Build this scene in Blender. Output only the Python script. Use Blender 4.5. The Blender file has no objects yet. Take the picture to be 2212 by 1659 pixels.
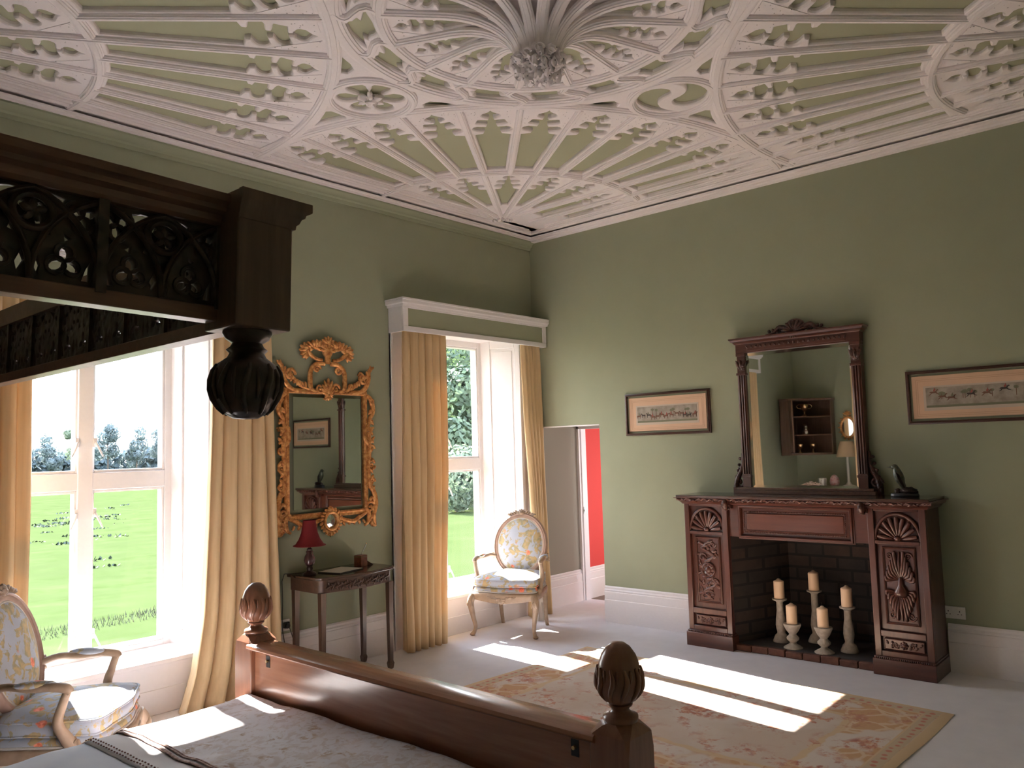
import bpy, bmesh, math, random
from math import sin, cos, pi, radians, sqrt, atan2, hypot
from mathutils import Vector, Matrix, noise

# ------------------------------------------------------------------ camera
SC = bpy.context.scene
COL = SC.collection
CAM = Vector((-6.36713, -5.33102, 1.65))
YAW, PITCH, ROLL, FPX = radians(41.48079), radians(4.63139), radians(-1.65734), 1732.951
_f = Vector((cos(PITCH)*cos(YAW), cos(PITCH)*sin(YAW), sin(PITCH)))
_r = Vector((sin(YAW), -cos(YAW), 0)); _u = _r.cross(_f)
_R = cos(ROLL)*_r + sin(ROLL)*_u; _U = -sin(ROLL)*_r + cos(ROLL)*_u
cd = bpy.data.cameras.new('camera'); cam = bpy.data.objects.new('camera', cd); COL.objects.link(cam)
cam.matrix_world = Matrix(((_R.x, _U.x, -_f.x, CAM.x), (_R.y, _U.y, -_f.y, CAM.y), (_R.z, _U.z, -_f.z, CAM.z), (0, 0, 0, 1)))
cd.sensor_fit = 'HORIZONTAL'; cd.sensor_width = 36; cd.lens = FPX*36/2212; cd.clip_start = .05; cd.clip_end = 1000
SC.camera = cam

# ------------------------------------------------------------------ sky, sun, exposure
W = bpy.data.worlds.new('sky'); SC.world = W; W.use_nodes = True
wn = W.node_tree; wn.nodes.clear()
wo = wn.nodes.new('ShaderNodeOutputWorld'); wb = wn.nodes.new('ShaderNodeBackground')
wt = wn.nodes.new('ShaderNodeTexCoord'); ws = wn.nodes.new('ShaderNodeSeparateXYZ'); wr = wn.nodes.new('ShaderNodeValToRGB')
wn.links.new(wt.outputs['Generated'], ws.inputs[0]); wn.links.new(ws.outputs['Z'], wr.inputs[0])
wr.color_ramp.elements[0].position = 0.0; wr.color_ramp.elements[0].color = (1.0, .985, .97, 1)
wr.color_ramp.elements[1].position = .75; wr.color_ramp.elements[1].color = (.62, .77, 1.0, 1)
wn.links.new(wr.outputs[0], wb.inputs[0]); wb.inputs[1].default_value = 5.7
wn.links.new(wb.outputs[0], wo.inputs[0])
SUN_DIR = Vector((.21, 1.43, 1.0)).normalized()          # towards the sun
sl = bpy.data.lights.new('sun', 'SUN'); sl.energy = 34; sl.angle = radians(.53); sl.color = (1.0, .95, .90)
so = bpy.data.objects.new('sun', sl); COL.objects.link(so)
so.rotation_euler = SUN_DIR.to_track_quat('Z', 'Y').to_euler()
SC.view_settings.view_transform = 'Standard'; SC.view_settings.look = 'None'
SC.view_settings.gamma = 1; SC.view_settings.use_curve_mapping = False
SC.view_settings.exposure = 1.0
SC.cycles.max_bounces = 12; SC.cycles.diffuse_bounces = 7; SC.cycles.glossy_bounces = 5
SC.cycles.transparent_max_bounces = 12; SC.cycles.sample_clamp_indirect = 8
SC.cycles.use_denoising = True; SC.cycles.caustics_reflective = False; SC.cycles.caustics_refractive = False

def portal(x0, x1, z0, z1, y):
    l = bpy.data.lights.new('window_portal', 'AREA'); l.shape = 'RECTANGLE'; l.size = x1-x0; l.size_y = z1-z0
    l.cycles.is_portal = True
    o = bpy.data.objects.new('window_portal', l); COL.objects.link(o)
    o.location = ((x0+x1)/2, y, (z0+z1)/2); o.rotation_euler = (-pi/2, 0, 0)
WCX = (-4.235, -.97)                                     # centres of the two windows
for _c in WCX: portal(_c-.62, _c+.62, .3, 2.8, .47)

# ------------------------------------------------------------------ mesh builder
class MB:
    def __init__(s, M=None):
        s.v = []; s.f = []; s.mi = []; s.M = M or Matrix(); s.k = 0
    def add(s, V, F):
        b = len(s.v); M = s.M
        s.v += [tuple(M @ Vector(p)) for p in V]
        for f in F: s.f.append(tuple(b+i for i in f)); s.mi.append(s.k)
        return s
    def box(s, x0, x1, y0, y1, z0, z1):
        V = [(x, y, z) for x in (x0, x1) for y in (y0, y1) for z in (z0, z1)]
        return s.add(V, [(0, 1, 3, 2), (4, 6, 7, 5), (0, 4, 5, 1), (2, 3, 7, 6), (0, 2, 6, 4), (1, 5, 7, 3)])
    def hexa(s, P):                                      # 8 corners: bottom 4 then top 4
        return s.add(P, [(3, 2, 1, 0), (4, 5, 6, 7), (0, 1, 5, 4), (1, 2, 6, 5), (2, 3, 7, 6), (3, 0, 4, 7)])
    def quad(s, a, b, c, d): return s.add([a, b, c, d], [(0, 1, 2, 3)])
    def lathe(s, prof, n=24, c=(0, 0, 0), sx=1, sy=1, mod=None):
        V = []; F = []; m = len(prof)
        for r, z in prof:
            for i in range(n):
                a = 2*pi*i/n; q = r*(mod(a, z) if mod else 1)
                V.append((c[0]+q*cos(a)*sx, c[1]+q*sin(a)*sy, c[2]+z))
        for j in range(m-1):
            for i in range(n): F.append((j*n+i, j*n+(i+1) % n, (j+1)*n+(i+1) % n, (j+1)*n+i))
        if prof[0][0] > 1e-6: F.append(tuple(range(n))[::-1])
        if prof[-1][0] > 1e-6: F.append(tuple((m-1)*n+i for i in range(n)))
        return s.add(V, F)
    def tube(s, P, r, n=8, closed=False, fl=1.0, up=None):
        P = [Vector(p) for p in P]; m = len(P); V = []; F = []
        rr = (lambda t: r) if not callable(r) and not isinstance(r, (list, tuple)) else (r if callable(r) else (lambda t: r[min(len(r)-1, int(t*(len(r)-1)))]*(1-(t*(len(r)-1)) % 1)+r[min(len(r)-1, int(t*(len(r)-1))+1)]*((t*(len(r)-1)) % 1)))
        prev = None
        for i, p in enumerate(P):
            if closed: t = P[(i+1) % m]-P[i-1]
            else: t = P[min(i+1, m-1)]-P[max(i-1, 0)]
            t = t.normalized() if t.length > 1e-9 else Vector((0, 0, 1))
            if up is not None: b = Vector(up)
            else: b = prev if prev is not None else (Vector((0, 0, 1)) if abs(t.z) < .9 else Vector((1, 0, 0)))
            b = b-t*b.dot(t)
            b = b.normalized() if b.length > 1e-6 else t.orthogonal().normalized()
            prev = b; a = t.cross(b); q = rr(i/max(1, m-1))
            for k in range(n):
                w = 2*pi*k/n; V.append(p+a*(cos(w)*q)+b*(sin(w)*q*fl))
        for i in range(m if closed else m-1):
            for k in range(n):
                j = (i+1) % m; F.append((i*n+k, i*n+(k+1) % n, j*n+(k+1) % n, j*n+k))
        if not closed: F += [tuple(range(n))[::-1], tuple((m-1)*n+k for k in range(n))]
        return s.add(V, F)
    def sweep(s, P, prof, up=(0, 0, 1), closed=False, cap=True, mitre=True):
        P = [Vector(p) for p in P]; m = len(P); n = len(prof); V = []; F = []; up = Vector(up)
        for i, p in enumerate(P):
            a = (P[i]-P[i-1]) if (i > 0 or closed) else (P[1]-P[0])
            b = (P[(i+1) % m]-P[i]) if (i < m-1 or closed) else (P[-1]-P[-2])
            a = a.normalized(); b = b.normalized()
            s1 = a.cross(up).normalized(); s2 = b.cross(up).normalized(); sd = s1+s2
            sd = sd.normalized() if sd.length > 1e-6 else s1
            k = 1/max(.35, sd.dot(s1)) if mitre else 1
            for x, y in prof: V.append(p+sd*(x*k)+up*y)
        for i in range(m if closed else m-1):
            j = (i+1) % m
            for k in range(n): F.append((i*n+k, j*n+k, j*n+(k+1) % n, i*n+(k+1) % n))
        if not closed and cap: F += [tuple(range(n))[::-1], tuple((m-1)*n+k for k in range(n))]
        return s.add(V, F)
    def ell(s, c, r, nu=12, nv=8, R=None, jit=0, seed=0, fr=6):
        V = []; F = []; c = Vector(c)
        for j in range(nv+1):
            ph = pi*j/nv
            for i in range(nu):
                th = 2*pi*i/nu; d = Vector((sin(ph)*cos(th), sin(ph)*sin(th), cos(ph)))
                q = 1+(jit*noise.noise(d*fr*.5+Vector((seed*7.1, 3.3, seed))) if jit else 0)
                p = Vector((d.x*r[0], d.y*r[1], d.z*r[2]))*q
                V.append(c+(R @ p if R else p))
        for j in range(nv):
            for i in range(nu): F.append((j*nu+i, (j+1)*nu+i, (j+1)*nu+(i+1) % nu, j*nu+(i+1) % nu))
        return s.add(V, F)
    def prism(s, poly, z0, z1, ax='z'):                  # polygon extruded; ax 'z': (x,y), 'y': (x,z) along y
        n = len(poly)
        if ax == 'z': V = [(x, y, z0) for x, y in poly]+[(x, y, z1) for x, y in poly]
        elif ax == 'y': V = [(x, z0, y) for x, y in poly]+[(x, z1, y) for x, y in poly]
        else: V = [(z0, x, y) for x, y in poly]+[(z1, x, y) for x, y in poly]
        F = [tuple(range(n))[::-1], tuple(range(n, 2*n))]+[(i, (i+1) % n, n+(i+1) % n, n+i) for i in range(n)]
        return s.add(V, F)
    def grid(s, fn, nu, nv, wrap=False):
        V = [fn(i/(nu if wrap else nu-1), j/(nv-1)) for j in range(nv) for i in range(nu)]
        F = [(j*nu+i, j*nu+(i+1) % nu, (j+1)*nu+(i+1) % nu, (j+1)*nu+i) for j in range(nv-1) for i in range(nu if wrap else nu-1)]
        return s.add(V, F)
    def build(s, name, mats, parent=None, ang=38, bev=0, solid=0):
        me = bpy.data.meshes.new(name); me.from_pydata(s.v, [], s.f)
        for m in (mats if isinstance(mats, (list, tuple)) else [mats]): me.materials.append(m)
        if len(me.materials) > 1: me.polygons.foreach_set('material_index', s.mi)
        bm = bmesh.new(); bm.from_mesh(me); bmesh.ops.recalc_face_normals(bm, faces=bm.faces); bm.to_mesh(me); bm.free()
        me.polygons.foreach_set('use_smooth', [True]*len(me.polygons)); me.set_sharp_from_angle(angle=radians(ang)); me.update()
        o = bpy.data.objects.new(name, me); COL.objects.link(o)
        if parent: o.parent = parent
        if solid:
            d = o.modifiers.new('thickness', 'SOLIDIFY'); d.thickness = solid; d.offset = 0
        if bev:
            d = o.modifiers.new('soft_edges', 'BEVEL'); d.width = bev; d.segments = 2; d.limit_method = 'ANGLE'; d.angle_limit = radians(40)
        return o

def tag(o, label, cat, group=None):
    o['label'] = label; o['category'] = cat
    if group: o['group'] = group
    return o
def thing(name, label, cat, loc=(0, 0, 0), rz=0, group=None):
    o = bpy.data.objects.new(name, None); COL.objects.link(o); o.empty_display_size = .1
    o.location = loc; o.rotation_euler = (0, 0, rz)
    return tag(o, label, cat, group)
def struct(o): o['kind'] = 'structure'; return o
def sempty(name, loc=(0, 0, 0), rz=0):
    o = bpy.data.objects.new(name, None); COL.objects.link(o); o.location = loc; o.rotation_euler = (0, 0, rz); return struct(o)
def dup(o, loc, rz, label, parent=None):
    def cp(q, par):
        c = q.copy(); COL.objects.link(c); c.parent = par
        for ch in kids[q.name]: cp(ch, c)
        return c
    kids = {}
    for q in [o]+list(o.children_recursive): kids[q.name] = list(q.children)
    r = cp(o, parent); r.location = loc; r.rotation_euler = (0, 0, rz); r['label'] = label
    return r
def curve_plate(name, loops, z0, z1, bev, mat, parent=None, M=None, res=1):
    """perforated flat plate between z0 and z1 with rounded arrises; first loop is the rim"""
    cu = bpy.data.curves.new(name, 'CURVE'); cu.dimensions = '2D'; cu.fill_mode = 'BOTH'
    for L in loops:
        sp = cu.splines.new('POLY'); sp.points.add(len(L)-1)
        for p, q in zip(sp.points, L): p.co = (q[0], q[1], 0, 1)
        sp.use_cyclic_u = True
    cu.extrude = (z1-z0)/2-bev; cu.bevel_depth = bev; cu.bevel_resolution = res; cu.offset = -bev*.6
    co = bpy.data.objects.new(name, cu); COL.objects.link(co)
    bpy.context.view_layer.update()
    dg = bpy.context.evaluated_depsgraph_get()
    me = bpy.data.meshes.new_from_object(co.evaluated_get(dg))
    bpy.data.objects.remove(co); bpy.data.curves.remove(cu)
    T = Matrix.Translation((0, 0, (z0+z1)/2)); me.transform((M or Matrix()) @ T)
    me.materials.clear(); me.materials.append(mat)
    me.polygons.foreach_set('use_smooth', [True]*len(me.polygons)); me.set_sharp_from_angle(angle=radians(40))
    o = bpy.data.objects.new(name, me); COL.objects.link(o)
    if parent: o.parent = parent
    return o

# ------------------------------------------------------------------ materials
class NT:
    def __init__(s, name):
        s.m = bpy.data.materials.new(name); s.m.use_nodes = True; s.t = s.m.node_tree
        s.b = s.t.nodes['Principled BSDF']; s.tc = None
    def n(s, typ, **kw):
        q = s.t.nodes.new('ShaderNode'+typ)
        for k, v in kw.items():
            if k in q.inputs: s.set(q.inputs[k], v)
            else: setattr(q, k, v)
        return q
    def set(s, inp, v):
        if hasattr(v, 'is_output') or isinstance(v, bpy.types.NodeSocket): s.t.links.new(v, inp)
        elif isinstance(v, (tuple, list)) and len(v) == 3 and inp.type == 'RGBA': inp.default_value = (*v, 1)
        else: inp.default_value = v
    def P(s, **kw):
        for k, v in kw.items(): s.set(s.b.inputs[k.replace('_', ' ')], v)
        return s.m
    def co(s, scale=(1, 1, 1), kind='Object', rot=(0, 0, 0)):
        t = s.n('TexCoord'); mp = s.n('Mapping'); mp.inputs['Scale'].default_value = scale; mp.inputs['Rotation'].default_value = rot
        s.t.links.new(t.outputs[kind], mp.inputs['Vector']); return mp.outputs[0]
    def noise(s, vec, scale, detail=4, rough=.55, dist=0):
        q = s.n('TexNoise', Scale=scale, Detail=detail, Roughness=rough, Distortion=dist); s.t.links.new(vec, q.inputs['Vector']); return q.outputs['Fac']
    def voro(s, vec, scale, feat='F1', out='Distance', rnd=1):
        q = s.n('TexVoronoi', Scale=scale, Randomness=rnd); q.feature = feat; s.t.links.new(vec, q.inputs['Vector']); return q.outputs[out]
    def ramp(s, fac, stops, interp='LINEAR'):
        q = s.n('ValToRGB'); e = q.color_ramp.elements; q.color_ramp.interpolation = interp
        while len(e) < len(stops): e.new(.5)
        for k, (p, c) in zip(e, stops): k.position = p; k.color = (*c, 1) if len(c) == 3 else c
        s.t.links.new(fac, q.inputs[0]); return q.outputs[0]
    def mix(s, fac, a, b, mode='MIX'):
        q = s.n('Mix'); q.data_type = 'RGBA'; q.blend_type = mode
        s.set(q.inputs[0], fac)
        s.set(q.inputs[6], a if not isinstance(a, tuple) else (*a, 1)); s.set(q.inputs[7], b if not isinstance(b, tuple) else (*b, 1))
        return q.outputs[2]
    def math(s, op, a, b=0.0, clamp=False):
        q = s.n('Math'); q.operation = op; q.use_clamp = clamp; s.set(q.inputs[0], a); s.set(q.inputs[1], b); return q.outputs[0]
    def bump(s, h, st=.3, dist=.01):
        q = s.n('Bump', Strength=st, Distance=dist); s.t.links.new(h, q.inputs['Height']); s.t.links.new(q.outputs[0], s.b.inputs['Normal'])
def plain(name, c, r=.5, met=0, spec=.5, nscale=0, c2=None, bump=0, bdist=.004, coat=0):
    t = NT(name); v = t.co()
    if nscale:
        h = t.noise(v, nscale, 5)
        if c2: t.P(Base_Color=t.ramp(h, [(.32, c), (.68, c2)]))
        else: t.P(Base_Color=c)
        if bump: t.bump(h, bump, bdist)
    else: t.P(Base_Color=c)
    t.b.inputs['Specular IOR Level'].default_value = spec
    if coat: t.b.inputs['Coat Weight'].default_value = coat; t.b.inputs['Coat Roughness'].default_value = .15
    return t.P(Roughness=r, Metallic=met)
def wood(name, c1, c2, r=.35, axis=0, sc=14, coat=.0, bump=.12):
    t = NT(name); s = [sc, sc, sc]; s[axis] = sc*.07
    v = t.co(tuple(s)); a = t.noise(v, 1.0, 6, .6, 1.4)
    v2 = t.co(tuple(q*4 for q in s)); b = t.noise(v2, 1.0, 3, .6)
    h = t.math('ADD', t.math('MULTIPLY', a, .7), t.math('MULTIPLY', b, .3))
    t.P(Base_Color=t.ramp(h, [(.3, c1), (.7, c2)])); t.bump(b, bump, .002)
    if coat: t.b.inputs['Coat Weight'].default_value = coat; t.b.inputs['Coat Roughness'].default_value = .12
    return t.P(Roughness=r)
def fancy_floral(name, base, fl, leaf, fl2, k=1.0, rough=.75):
    t = NT(name); v0 = t.co(); nz = t.n('TexNoise', Scale=9*k, Detail=2); t.t.links.new(v0, nz.inputs['Vector'])
    v = t.mix(.045, v0, nz.outputs['Color'], 'ADD')
    b = t.ramp(t.noise(v0, 5*k, 3), [(.35, base), (.7, tuple(min(1, q*1.12) for q in base))])
    lf = t.ramp(t.noise(v, 15*k, 4, .6, .8), [(.505, (0, 0, 0)), (.545, (1, 1, 1))])
    c = t.mix(lf, b, t.ramp(t.noise(v, 30*k, 2), [(.4, leaf), (.6, fl2)]))
    d = t.voro(v, 9*k); f = t.ramp(d, [(.22, (1, 1, 1)), (.26, (0, 0, 0))])
    pick = t.ramp(t.n('SeparateColor', Color=t.voro(v, 9*k, 'F1', 'Color')).outputs[0], [(.5, (0, 0, 0)), (.52, (1, 1, 1))])
    c = t.mix(t.math('MULTIPLY', f, pick), c, t.ramp(t.noise(v, 60*k, 2), [(.4, fl), (.62, tuple(min(1, q*1.5+.1) for q in fl))]))
    t.bump(t.noise(v0, 350, 2), .1, .001)
    return t.P(Base_Color=c, Roughness=rough)
def carved(name, c1, c2, r=.4, sc=60, st=.6):
    t = NT(name); v = t.co(); nz = t.n('TexNoise', Scale=14, Detail=2); t.t.links.new(v, nz.inputs['Vector'])
    w = t.mix(.06, v, nz.outputs['Color'], 'ADD'); h = t.voro(w, sc, 'SMOOTH_F1')
    t.P(Base_Color=t.ramp(h, [(.1, c2), (.6, c1)])); t.bump(h, st, .006)
    return t.P(Roughness=r)

WALL = plain('sage_wall_paint', (.305, .328, .226), .75, spec=.25, nscale=3, c2=(.32, .343, .238), bump=.05)
GREENC = plain('sage_ceiling_paint', (.345, .345, .235), .8, spec=.2)
WHITE = plain('white_gloss_paint', (.79, .765, .78), .38, spec=.4, nscale=40, c2=(.81, .785, .80), bump=.02)
PLASTER = plain('white_plaster', (.81, .755, .765), .7, spec=.25, nscale=70, c2=(.84, .785, .795), bump=.15, bdist=.003)
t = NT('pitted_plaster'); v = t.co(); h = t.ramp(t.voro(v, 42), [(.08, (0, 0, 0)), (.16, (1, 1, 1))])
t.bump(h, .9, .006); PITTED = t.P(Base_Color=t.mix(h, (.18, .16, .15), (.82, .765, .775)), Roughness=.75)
t = NT('cream_carpet'); v = t.co(); h = t.noise(v, 420, 2); t.bump(h, .5, .004)
CARPET = t.P(Base_Color=t.ramp(t.noise(v, 6, 4), [(.3, (.73, .705, .735)), (.7, (.78, .755, .785))]), Roughness=.95); t.b.inputs['Specular IOR Level'].default_value = .1
MAHOG = wood('mahogany', (.050, .016, .011), (.115, .037, .024), .3, 2, 14, .25)
MAHOGH = wood('mahogany_rail', (.050, .016, .011), (.115, .037, .024), .3, 0, 14, .25)
MAHOGC = carved('mahogany_carving', (.085, .03, .02), (.025, .010, .007), .36, 55, .7)
OAKD = wood('dark_bed_oak', (.105, .062, .044), (.20, .12, .085), .34, 2, 22, .1)
OAKDX = wood('dark_bed_oak_rail', (.14, .07, .047), (.28, .145, .10), .3, 0, 22, .15)
OAKDY = wood('dark_bed_oak_crosswise', (.07, .038, .026), (.15, .08, .052), .3, 1, 22, .1)
OAKC = carved('dark_carved_oak', (.075, .046, .034), (.022, .014, .010), .35, 45, .9)
FOOT = wood('footboard_mahogany', (.24, .10, .055), (.40, .19, .11), .25, 1, 13, .35)
FOOTZ = wood('footboard_post_mahogany', (.19, .08, .045), (.33, .15, .088), .28, 2, 13, .3)
FOOTC = carved('pineapple_carving', (.10, .04, .022), (.02, .008, .005), .33, 50, .9)
TABLE = wood('console_walnut', (.045, .022, .014), (.10, .05, .03), .33, 0, 16, .2)
TABLEZ = wood('console_walnut_leg', (.045, .022, .014), (.095, .05, .031), .36, 2, 16, .15)
t = NT('gilding'); v = t.co(); h = t.noise(v, 38, 5, .6)
t.bump(t.noise(v, 90, 4), .35, .004)
GILT = t.P(Base_Color=t.ramp(h, [(.35, (.42, .16, .055)), (.5, (.66, .30, .10)), (.72, (.86, .52, .22))]), Roughness=.36, Metallic=.55)
MIRROR = plain('mirror_glass', (.86, .89, .86), .015, 1)
MIRBEV = plain('mirror_bevel', (.9, .92, .9), .05, 1)
t = NT('window_glass'); nt = t.t; nt.nodes.remove(t.b)
tr = t.n('BsdfTransparent'); gl = t.n('BsdfGlossy', Roughness=.02); fr = t.n('Fresnel', IOR=1.35); mx = t.n('MixShader')
nt.links.new(fr.outputs[0], mx.inputs[0]); nt.links.new(tr.outputs[0], mx.inputs[1]); nt.links.new(gl.outputs[0], mx.inputs[2])
nt.links.new(mx.outputs[0], nt.nodes['Material Output'].inputs[0]); GLASS = t.m
t = NT('curtain_silk'); v = t.co((30, 30, 1.2)); h = t.noise(v, 1, 4); v2 = t.co((3, 3, 120)); h2 = t.noise(v2, 1, 3)
t.bump(h2, .12, .003)
t.P(Base_Color=t.ramp(h, [(.3, (.62, .44, .235)), (.7, (.74, .55, .31))]), Roughness=.55)
t.b.inputs['Sheen Weight'].default_value = .15
tl = t.n('BsdfTranslucent', Color=(.75, .52, .28)); mx = t.n('MixShader'); mx.inputs[0].default_value = .10
t.t.links.new(t.b.outputs[0], mx.inputs[1]); t.t.links.new(tl.outputs[0], mx.inputs[2]); t.t.links.new(mx.outputs[0], t.t.nodes['Material Output'].inputs[0])
CURT = t.m
CHAIRW = plain('painted_chair_wood', (.31, .22, .15), .42, spec=.4, nscale=18, c2=(.42, .31, .22), bump=.1)
PINKW = plain('painted_chair_wood_pink', (.33, .22, .17), .42, spec=.4, nscale=18, c2=(.43, .30, .24), bump=.1)
FLORAL = fancy_floral('floral_upholstery', (.40, .44, .51), (.72, .19, .10), (.34, .31, .19), (.52, .39, .20))
GIMP = plain('braid_trim', (.62, .60, .55), .8, nscale=300, bump=.6)
CANDLE = plain('candle_wax', (.80, .60, .42), .5, spec=.3); CANDLE.node_tree.nodes['Principled BSDF'].inputs['Subsurface Weight'].default_value = .0
WICK = plain('wick', (.03, .025, .02), .9)
STONEC = plain('weathered_candlestick_paint', (.36, .32, .27), .8, nscale=30, c2=(.50, .46, .40), bump=.2)
BLACK = plain('black_plastic', (.012, .012, .013), .35)
SOCKW = plain('socket_plastic', (.75, .73, .70), .35)
REDSH = plain('burgundy_shade', (.135, .012, .014), .7, spec=.2, nscale=160, c2=(.16, .015, .018), bump=.1)
DARKMET = plain('dark_bronze', (.035, .022, .018), .28, .6)
STEEL = plain('steel', (.55, .55, .55), .25, 1)
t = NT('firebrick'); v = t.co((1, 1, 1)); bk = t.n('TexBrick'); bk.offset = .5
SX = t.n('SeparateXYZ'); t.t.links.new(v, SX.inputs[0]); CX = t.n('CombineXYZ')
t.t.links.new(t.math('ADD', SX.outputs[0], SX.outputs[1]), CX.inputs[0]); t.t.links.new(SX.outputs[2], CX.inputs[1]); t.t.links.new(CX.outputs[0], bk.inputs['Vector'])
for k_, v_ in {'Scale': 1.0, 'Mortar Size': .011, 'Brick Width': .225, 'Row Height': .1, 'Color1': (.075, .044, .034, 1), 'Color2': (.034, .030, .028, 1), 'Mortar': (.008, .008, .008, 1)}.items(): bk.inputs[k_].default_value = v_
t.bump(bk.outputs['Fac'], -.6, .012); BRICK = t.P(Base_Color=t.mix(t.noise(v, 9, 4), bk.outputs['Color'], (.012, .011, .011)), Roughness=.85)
HEARTH = plain('hearth_slate', (.045, .043, .045), .7, nscale=14, c2=(.07, .066, .068), bump=.2)
REDBR = plain('hearth_brick', (.10, .042, .03), .85, nscale=22, c2=(.17, .075, .05), bump=.4)
REDW = plain('red_wall_paint', (.66, .075, .07), .7, spec=.2)
FLOORB = wood('dark_floorboards', (.09, .04, .02), (.15, .07, .035), .35, 1, 10)
# ================================================================== room shell
H = 3.875; XB = -6.85; YN = -5.9; GZ = .42; WT = .55      # ceiling plane, rear wall, near wall, glass depth, wall thickness
m = MB(); m.box(XB-.2, .0, YN-.2, 0.0, -.12, 0); m.box(0, .83, -.95, 0.0, -.12, 0)
fl = struct(m.build('floor', CARPET))
m = MB(); m.box(.83, 3.2, -1.6, .0, -.12, .001); m.build('floorboards', FLOORB, fl)
m = MB(); m.box(XB-.3, .3, YN-.3, WT, H, H+.15); ceil = struct(m.build('ceiling', GREENC))
# left wall (windows): pieces around splayed openings
m = MB(); OPI, OPO, ZS, ZT = .74, .60, .345, 2.78
xs = [XB-.2]
for c in WCX: xs += [c-OPI, c+OPI]
xs.append(.0)
for i in range(0, len(xs), 2):
    a, b = xs[i], xs[i+1]; ao = a-(OPI-OPO) if i else a; bo = b+(OPI-OPO) if i < len(xs)-2 else b+.4
    m.hexa([(a, 0, 0), (b, 0, 0), (bo, WT, 0), (ao, WT, 0), (a, 0, H), (b, 0, H), (bo, WT, H), (ao, WT, H)])
for c in WCX:
    m.hexa([(c-OPI, 0, 0), (c+OPI, 0, 0), (c+OPO, WT, 0), (c-OPO, WT, 0), (c-OPI, 0, ZS-.03), (c+OPI, 0, ZS-.03), (c+OPO, WT, ZS-.03), (c-OPO, WT, ZS-.03)])
    m.hexa([(c-OPI, 0, ZT+.02), (c+OPI, 0, ZT+.02), (c+OPO, WT, ZT-.02), (c-OPO, WT, ZT-.02), (c-OPI, 0, H), (c+OPI, 0, H), (c+OPO, WT, H), (c-OPO, WT, H)])
wl = struct(m.build('wall_left', WALL))
# right wall (fireplace) with the jib door opening and the firebox opening
DY, DZ = -.812, 1.868; F0, F1, FZ = -2.275, -3.365, .90
m = MB(); T = .33
m.box(0, T, DY, 0, DZ, H); m.box(0, T, F0, DY, 0, H); m.box(0, T, F1, F0, FZ, H); m.box(0, T, YN-.2, F1, 0, H)
wr_ = struct(m.build('wall_right', WALL))
m = MB(); m.box(XB-.2, XB, YN-.2, 0, 0, H); struct(m.build('wall_rear', WALL))
m = MB(); m.box(XB, 0, YN-.2, YN, 0, H); struct(m.build('wall_near', WALL))
# wall-coloured cornice moulding on the window wall
m = MB(); pr = [(0, 0), (0, -.085), (.012, -.085), (.018, -.06), (.035, -.05), (.042, -.03), (.07, -.012), (.07, 0)]
m.sweep([(XB, 0, 3.80), (0, 0, 3.80)], pr); struct(m.build('trim_1', WALL))
# white flat cornice round the ceiling edge
m = MB(); pr = [(0, .02), (0, -.012), (.055, -.012), (.06, 0), (.085, .003), (.09, .012), (.12, .014), (.125, .02)]
m.sweep([(XB, 0, 3.80), (0, 0, 3.80), (0, YN, 3.80)], pr); struct(m.build('trim_2', PLASTER))
# skirting boards
def skirt(name, P, mat=WHITE, h=.333, parent=None):
    m = MB(); k = h/.333
    m.sweep(P, [(0, 0), (.024, 0), (.024, .205*k), (.020, .21*k), (.020, .278*k), (.015, .284*k), (.018, .296*k), (.010, .306*k), (.012, .322*k), (.004, .333*k), (0, .333*k)])
    return m.build(name, mat, parent)
sk = struct(skirt('baseboard_left', [(-3.27, 0, 0), (-1.935, 0, 0)]))
skirt('skirting_run', [(XB, 0, 0), (-5.20, 0, 0)], parent=sk)
sr = struct(skirt('baseboard_right', [(0, DY-.002, 0), (0, -1.88, 0)]))
skirt('skirting_run', [(0, -3.76, 0), (0, YN, 0)], parent=sr)
struct(skirt('baseboard_rear', [(XB, YN, 0), (XB, 0, 0)]))
# ---- jib door opening and the passage seen through it
dr = sempty('door_1')
m = MB(); m.box(0, .70, 0.0, .12, 0, 1.95); m.box(T, .70, DY-.25, DY-.12, 0, 1.95); m.box(T, 3.2, -1.6, .12, 1.905, 2.0); m.box(T, T+.02, -1.6, DY, 0, 1.95)
m.build('passage_wall', plain('passage_paint', (.30, .285, .24), .8, spec=.2), dr)
m = MB(); m.box(.003, T, DY, -.001, DZ-.004, DZ-.001); m.box(-.003, .012, DY, -.001, DZ-.014, DZ-.002); m.build('opening_lintel', WHITE, dr)
skirt('passage_skirting', [(.0, 0, 0), (.70, 0, 0)], parent=dr)
m = MB(); m.box(.70, .73, -.03, .05, 0, 1.90); m.box(.73, .815, -.042, .05, 0, 1.90); m.box(.70, .82, DY-.2, .05, 1.845, 1.905)
m.build('door_casing', WHITE, dr)
m = MB(); m.box(.735, .75, -.05, -.04, .93, 1.0); m.lathe([(0, 0), (.012, 0), (.012, .02), (.0, .024)], 12, (.742, -.046, .95)); m.build('latch_plate', STEEL, dr)
m = MB(); m.box(.815, 3.2, -.0, .05, 0, 1.95); m.box(3.2, 3.25, -1.6, 0, 0, 1.95); m.box(.815, 3.2, -1.65, -1.6, 0, 1.95); m.build('red_room_wall', REDW, dr)
al = bpy.data.lights.new('red_room_light', 'AREA'); al.shape = 'RECTANGLE'; al.size = .8; al.size_y = 1.2; al.energy = 26; al.color = (1, .96, .92)
ao_ = bpy.data.objects.new('red_room_light', al); COL.objects.link(ao_); ao_.location = (2.0, -1.55, 1.2); ao_.rotation_euler = (radians(90), 0, radians(25)); 
skirt('red_room_skirting', [(.815, -.0, 0), (3.2, -.0, 0)], parent=dr)
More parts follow.
